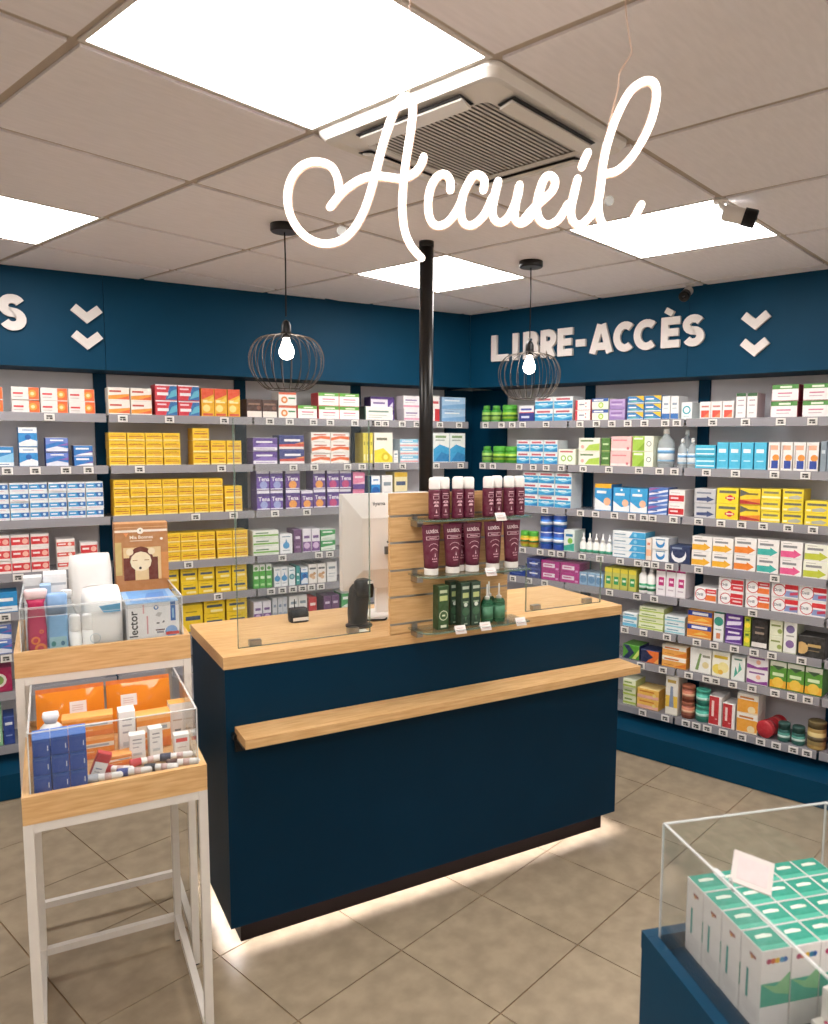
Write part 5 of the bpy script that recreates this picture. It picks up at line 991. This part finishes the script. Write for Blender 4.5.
o = tput('clear_bottle', MB().lathe([(.028, 0), (.03, .004), (.03, .13), (.014, .17), (.012, .19)], 16, 'clear_bottle', breaks=(1,)), TO, .140, .125, zt, 0, 'clear plastic bottle beside white sticks in upper tray', 'bottle'); MB().lathe([(.015, .188), (.015, .21), (0, .211)], 12, 'f0efec', breaks=(1,)).build('cap', o)
# goods in the lower tray
zl = zlf + .0008
DES['blu'] = ('0c48a4', '0a3e90', '2a66b8', [q.split() for q in 'r .84 .3 .9 .6 d8e4f2;l .1 .88 .9 3a68b0;r 0 0 1 .03 143a78'.split(';')])
for i in range(3):
    for j in range(3):
        pos = ', '.join((('left', 'middle', 'right')[i] + ' column', ('bottom', 'middle', 'top')[j] + ' row'))
        tag(put('blue_box', carton('blu', .0385, .07, .0455), None, dpt(LO, .046 + .0395 * i, .065, zl + .0462 * j), DA + R(random.uniform(-.8, .8))), f'small blue box, {pos}, stack in lower tray', 'box', 'blue boxes in lower tray')
def pouch(w, h, m):
    mb = MB(); nx, nz = 8, 8
    for s in (-1, 1):
        b0 = len(mb.v)
        for k in range(nz + 1):
            for i in range(nx + 1):
                u, v = i / nx, k / nz; e = (math.sin(math.pi * u) * math.sin(math.pi * v)) ** .6
                mb.v.append(((u - .5) * w, s * (.0012 + .02 * e * (1 + .35 * math.sin(9 * u + 7 * v * s))), v * h))
        for k in range(nz):
            for i in range(nx):
                a = b0 + k * (nx + 1) + i; q_ = [a, a + 1, a + nx + 2, a + nx + 1]; mb.face(q_ if s < 0 else q_[::-1], m, True)
    return mb
for x, lab in ((.118, 'left shiny orange pouch at back of lower tray'), (.300, 'right shiny orange pouch at back of lower tray')):
    o = tag(put('gel_pouch', pouch(.176, .142, 'pouch_film').mesh('gel_pouch'), None, dpt(LO, x, .375, zl), rot=(R(-14), 0, DA)), lab, 'pouch')
    B(-.088, .088, -.002, .002, .140, .152, 'd8701c').build('seal_strip', o)
DES['ora'] = ('f0922c', 'e08224', 'f4a850', [q.split() for q in 'r 0 .5 1 .7 f6e6d4;r .45 .54 .9 .64 a8b0b8;r .0 .86 1 1 f6b060;p 0 0 1 0 1 .3 .4 .2 e87a20;l .1 .3 .6 f8d0a0'.split(';')])
DES['wnr'] = ('f2efec', 'e6e2de', 'f5f3f0', [q.split() for q in 'l .2 .8 .8 8a8a90;l .2 .66 .8 b0b0b4;l .2 .5 .6 b0b0b4;r .2 .2 .8 .3 c8ccd0'.split(';')])
DES['wor3'] = ('f2efec', 'e6e2de', 'f6b050', [q.split() for q in 'r 0 .7 1 1 f4efe8;r .3 .2 .7 .26 8a8a90;l .2 .5 .8 c8b8a8'.split(';')])
DES['wpk3'] = ('f2efec', 'e6e2de', 'f4f0ee', [q.split() for q in 'r .1 .62 .9 .84 e0504a;l .2 .3 .8 c8b8b8'.split(';')])
DES['rwt'] = ('f0eeec', 'c8242e', 'c8242e', [q.split() for q in 'r 0 .62 1 1 c02430;l .2 .3 .7 6a7a9a;l .2 .15 .6 b0b0b8'.split(';')])
for k, x, y, z, w, d, h, rz, lab in (('ora', .155, .225, 0, .125, .05, .062, 0, 'orange carton with white band behind blue boxes'), ('ora', .155, .228, .0625, .125, .05, .055, -3, 'upper orange carton with white band, left of lower tray'),
        ('wnr', .250, .215, 0, .042, .05, .122, 0, 'tall white carton in middle of lower tray'), ('ora', .318, .225, 0, .09, .045, .10, 2, 'orange carton with white band, right of lower tray'),
        ('wnr', .270, .150, 0, .040, .03, .072, -3, 'left slim white carton before the orange one'), ('wnr', .316, .155, 0, .034, .03, .080, 4, 'right slim white carton before the orange one'),
        ('wor3', .388, .27, 0, .044, .04, .105, 0, 'white carton with orange lid at right of lower tray'), ('wpk3', .382, .150, 0, .040, .03, .052, 0, 'small white and pink carton at right of lower tray'),
        ('ora', .222, .14, 0, .06, .04, .03, 5, 'low orange carton beside the blue stack')):
    tag(put('medicine_box', carton(k, w, d, h), None, dpt(LO, x, y, zl + z), DA + R(rz)), lab, 'box')
tag(put('medicine_box', carton('rwt', .034, .022, .06), None, dpt(LO, .165, .075, zl + .006), rot=(0, R(22), DA)), 'tilted red and white carton against the blue stack', 'box')
o = tput('pump_bottle', sect([(0, .024, .018, 0), (.01, .026, .02, 0), (.12, .026, .02, 0), (.135, .012, .012, 0)], 'f0efed'), LO, .068, .155, zl, 0, 'white bottle behind the small blue boxes', 'bottle'); sect([(.1355, .014, .014, 0), (.15, .02, .014, 0), (.16, .018, .012, 0)], 'e8e8ea').build('cap', o)
lt = lambda: MB().lathe([(.006, 0), (.0085, .004), (.0085, .055), (.004, .06)], 12, 'f0eeec', breaks=(1,))
for k, (x, y, z, rz, cc, lab) in enumerate(((.165, .042, 0, 84, 'b0b4bc', 'small lying white tube with grey cap, front of lower tray'), (.235, .046, 0, 78, '2a3f8c', 'small lying white tube with blue cap, front of lower tray'), (.30, .044, 0, 70, '2a2a34', 'small lying white tube with dark cap, front of lower tray'),
        (.355, .050, 0, 74, '5a3a34', 'small lying white tube with brown cap, front right'), (.20, .085, 0, 60, 'c02a34', 'small lying white tube with red cap, lower tray'), (.27, .098, 0, 96, 'c83a44', 'second lying white tube with red cap, lower tray'), (.345, .098, 0, 80, '2a3050', 'lying white tube with navy cap, right of lower tray'))):
    o = tag(put('balm_tube', lt().mesh('balm_tube'), None, dpt(LO, x, y, zl + .0115), rot=(R(90), 0, DA + R(rz))), lab, 'tube')
    MB().lathe([(.0095, -.024), (.0105, -.02), (.0105, .003)], 12, cc, breaks=(1,)).build('cap', o); MB().lathe([(.0088, .018), (.0088, .034)], 12, 'd8b8b4').build('paper_label', o)
for x, lab in ((.135, 'white price ticket standing before left orange pouch'), (.265, 'white price ticket standing before right orange pouch')):
    g = thing('price_ticket', lab, 'price tag', dpt(LO, x, .30, zl), DA); B(-.003, .003, -.002, .002, 0, .108, 'acrylic_edge').build('stem', g); put('ticket', tk_me, g, (0, -.004, .103), rot=(R(-12), 0, 0))
# ------------------------------------------------------------------ promotion table at lower right
PA = R(-34.6); PO = Vector((1.253, .617, 0)); pe = Vector((math.cos(PA), math.sin(PA), 0)); pn = Vector((-math.sin(PA), math.cos(PA), 0)); ZP = .78
def ppt(x, y, z): return PO + pe * x + pn * y + Vector((0, 0, z))
PW, PD = .40, .50
t = thing('promotion_table', 'navy display stand holding teal boxes, lower right', 'table', ppt(0, 0, 0), PA)
B(.001, PW - .001, -PD + .001, -.001, 0, ZP - .035, 'navy').build('plinth', t)
for q in ((0, PW, -.022, 0), (0, PW, -PD, -PD + .022), (0, .022, -PD + .0225, -.0225), (PW - .022, PW, -PD + .0225, -.0225)): B(*q, ZP - .0345, ZP, 'navy').build('rim', t)
B(.0225, PW - .0225, -PD + .0225, -.0225, ZP - .0345, ZP - .03, 'navy_dark').build('tray_floor', t)
t = thing('acrylic_case', 'clear acrylic case around the teal boxes', 'case', ppt(0, 0, 0), PA); ZA = .9985; k = .004
x0, x1, y0, y1 = .0235, PW - .0235, -PD + .0235, -.0235
B(x0, x1, y1 - k, y1, ZP - .0295, ZA, 'acrylic').build('back_pane', t)
B(x0, x0 + k, y0, y1 - k, ZP - .0295, ZA, 'acrylic').build('left_pane', t); B(x1 - k, x1, y0, y1 - k, ZP - .0295, ZA, 'acrylic').build('right_pane', t)
B(x0, x1, y1 - k, y1, ZA + .0002, ZA + .0028, 'acrylic_edge').build('pane_edge', t)
for q in (x0, x1 - k): B(q, q + k, y0, y1 - k - .0002, ZA + .0002, ZA + .0028, 'acrylic_edge').build('pane_edge', t)
for q in (x0 - .0006, x1 - k): B(q, q + k + .0006, y1 + .0002, y1 + .001, ZP - .0295, ZA, 'acrylic_edge').build('corner_edge', t)
BW, BD, BH = .0545, .0545, .140
bx = MB().box(-BW / 2 + .0006, BW / 2 - .0006, -BD / 2 + .0006, BD / 2 - .0006, 0, BH, 'f0ecea')
def q4(mb, a, b, c_, d, m): mb.poly([a, b, c_, d], m)
e = BH + .0003; hw = BW / 2 - .0006
def topq(x0, x1, y0, y1, m, k=0): bx.poly([(x0, y0, e + k), (x1, y0, e + k), (x1, y1, e + k), (x0, y1, e + k)], m)
topq(-hw + .0012, hw - .0012, -hw + .002, hw - .0004, '159a82'); topq(-hw + .0012, hw - .0012, -hw + .002, -hw + .013, '4fbaa0', .0002)
bx.poly([(-.016, .004, e + .0003), (.014, .004, e + .0003), (.016, .010, e + .0003), (.004, .014, e + .0003), (-.014, .012, e + .0003)], 'e6eee0')
yf = -BD / 2 + .0006
def fq(x0, x1, z0, z1, m, k=1): bx.poly([(x0, yf - .0002 * k, z0), (x1, yf - .0002 * k, z0), (x1, yf - .0002 * k, z1), (x0, yf - .0002 * k, z1)], m)
fq(-hw, hw, .045, .085, '2aa890'); bx.poly([(-hw, yf - .0004, .085), (0, yf - .0004, .078), (hw, yf - .0004, .1), (hw, yf - .0004, .06), (0, yf - .0004, .066)], '7fc08a')
for x, c_ in ((-.014, 'b01f5a'), (-.006, 'd8602a'), (.002, 'e8b82a'), (.010, '4a9ac8'), (.016, '2a6ab8')): bx.poly([(x + .005 * math.cos(R(45 * i)), yf - .0003, .122 + .005 * math.sin(R(45 * i))) for i in range(8)], c_)
xl = -BW / 2 + .0006                           # long side carries a teal stripe, small emblem and text lines
def lq(y0, y1, z0, z1, m): bx.poly([(xl - .0002, y1, z0), (xl - .0002, y0, z0), (xl - .0002, y0, z1), (xl - .0002, y1, z1)], m)
lq(.005, .011, .04, .09, '2a9a92'); lq(-.012, .004, .116, .122, 'a05a52'); lq(-.004, .002, .113, .119, 'd89a4a')
for k_ in range(4): lq(-.02, .018, .018 + .006 * k_, .0195 + .006 * k_, 'd4d0d0')
bme = bx.mesh('teal_box')
RNK = ['first', 'second', 'third', 'fourth', 'fifth', 'sixth']
for i in range(5):
    for j in range(4):
        if i > 0 and j == 3 and i in (3, 4): pass
        tag(put('teal_box', bme, None, ppt(.104 + .0553 * i, -.052 - .0553 * j, ZP - .0295), PA + R(random.uniform(-1, 1))), f'teal-topped white box, {RNK[i]} column from left, {RNK[j]} row from back, acrylic case', 'box', 'teal-topped boxes in the acrylic case')
lay = MB().box(-.027, .027, -.027, .027, 0, .05, 'f2eee8')
lay.poly([(-.027, -.0272, .012), (.027, -.0272, .012), (.027, -.0272, .03), (-.027, -.0272, .03)], 'c8d48a'); lay.poly([(-.027, -.02, .0502), (.027, -.02, .0502), (.027, .0, .0502), (-.027, .0, .0502)], 'cfd898')
lay.poly([(-.0272, .01, .03), (-.0272, -.004, .03), (-.0272, -.004, .036), (-.0272, .01, .036)], 'c84a6a')
for x, c_ in ((-.01, 'b01f5a'), (-.002, 'e8a02a'), (.006, '2a6ab8')): lay.poly([(x + .004 * math.cos(R(45 * i)), .014 + .004 * math.sin(R(45 * i)), .0503) for i in range(8)], c_)
lme = lay.mesh('lime_box')
for x, y, z, rz, lab in ((.165, -.315, 0, 4, 'lower lime-striped white box in front of teal boxes'), (.225, -.315, 0, -3, 'second lower lime-striped white box before teal boxes'), (.185, -.312, .0504, 8, 'left upper lime-striped box in front of teal boxes'), (.246, -.312, .0504, 3, 'right upper lime-striped box in front of teal boxes')):
    tag(put('lime_box', lme, None, ppt(x, y, ZP - .0295 + z), PA + R(rz)), lab, 'box')
g = thing('price_ticket', 'white price ticket clipped to top of acrylic case', 'price tag', ppt(.0235, -.195, ZA), PA)
B(-.003, .007, -.012, .012, .003, .005, 'acrylic_edge').build('clip', g); MB().tube([(.01, -.02, .004), (.03, 0, -.03)], .003, 6, 'acrylic_edge').build('stem', g)
put('ticket', MB().box(-.032, .032, -.002, .002, -.026, .026, 'sign_white').box(-.024, .024, -.0026, -.002, -.018, .018, 'e8d8d8').mesh('ticket'), g, (.056, -.012, .004), rot=(R(-48), R(14), R(-30)))
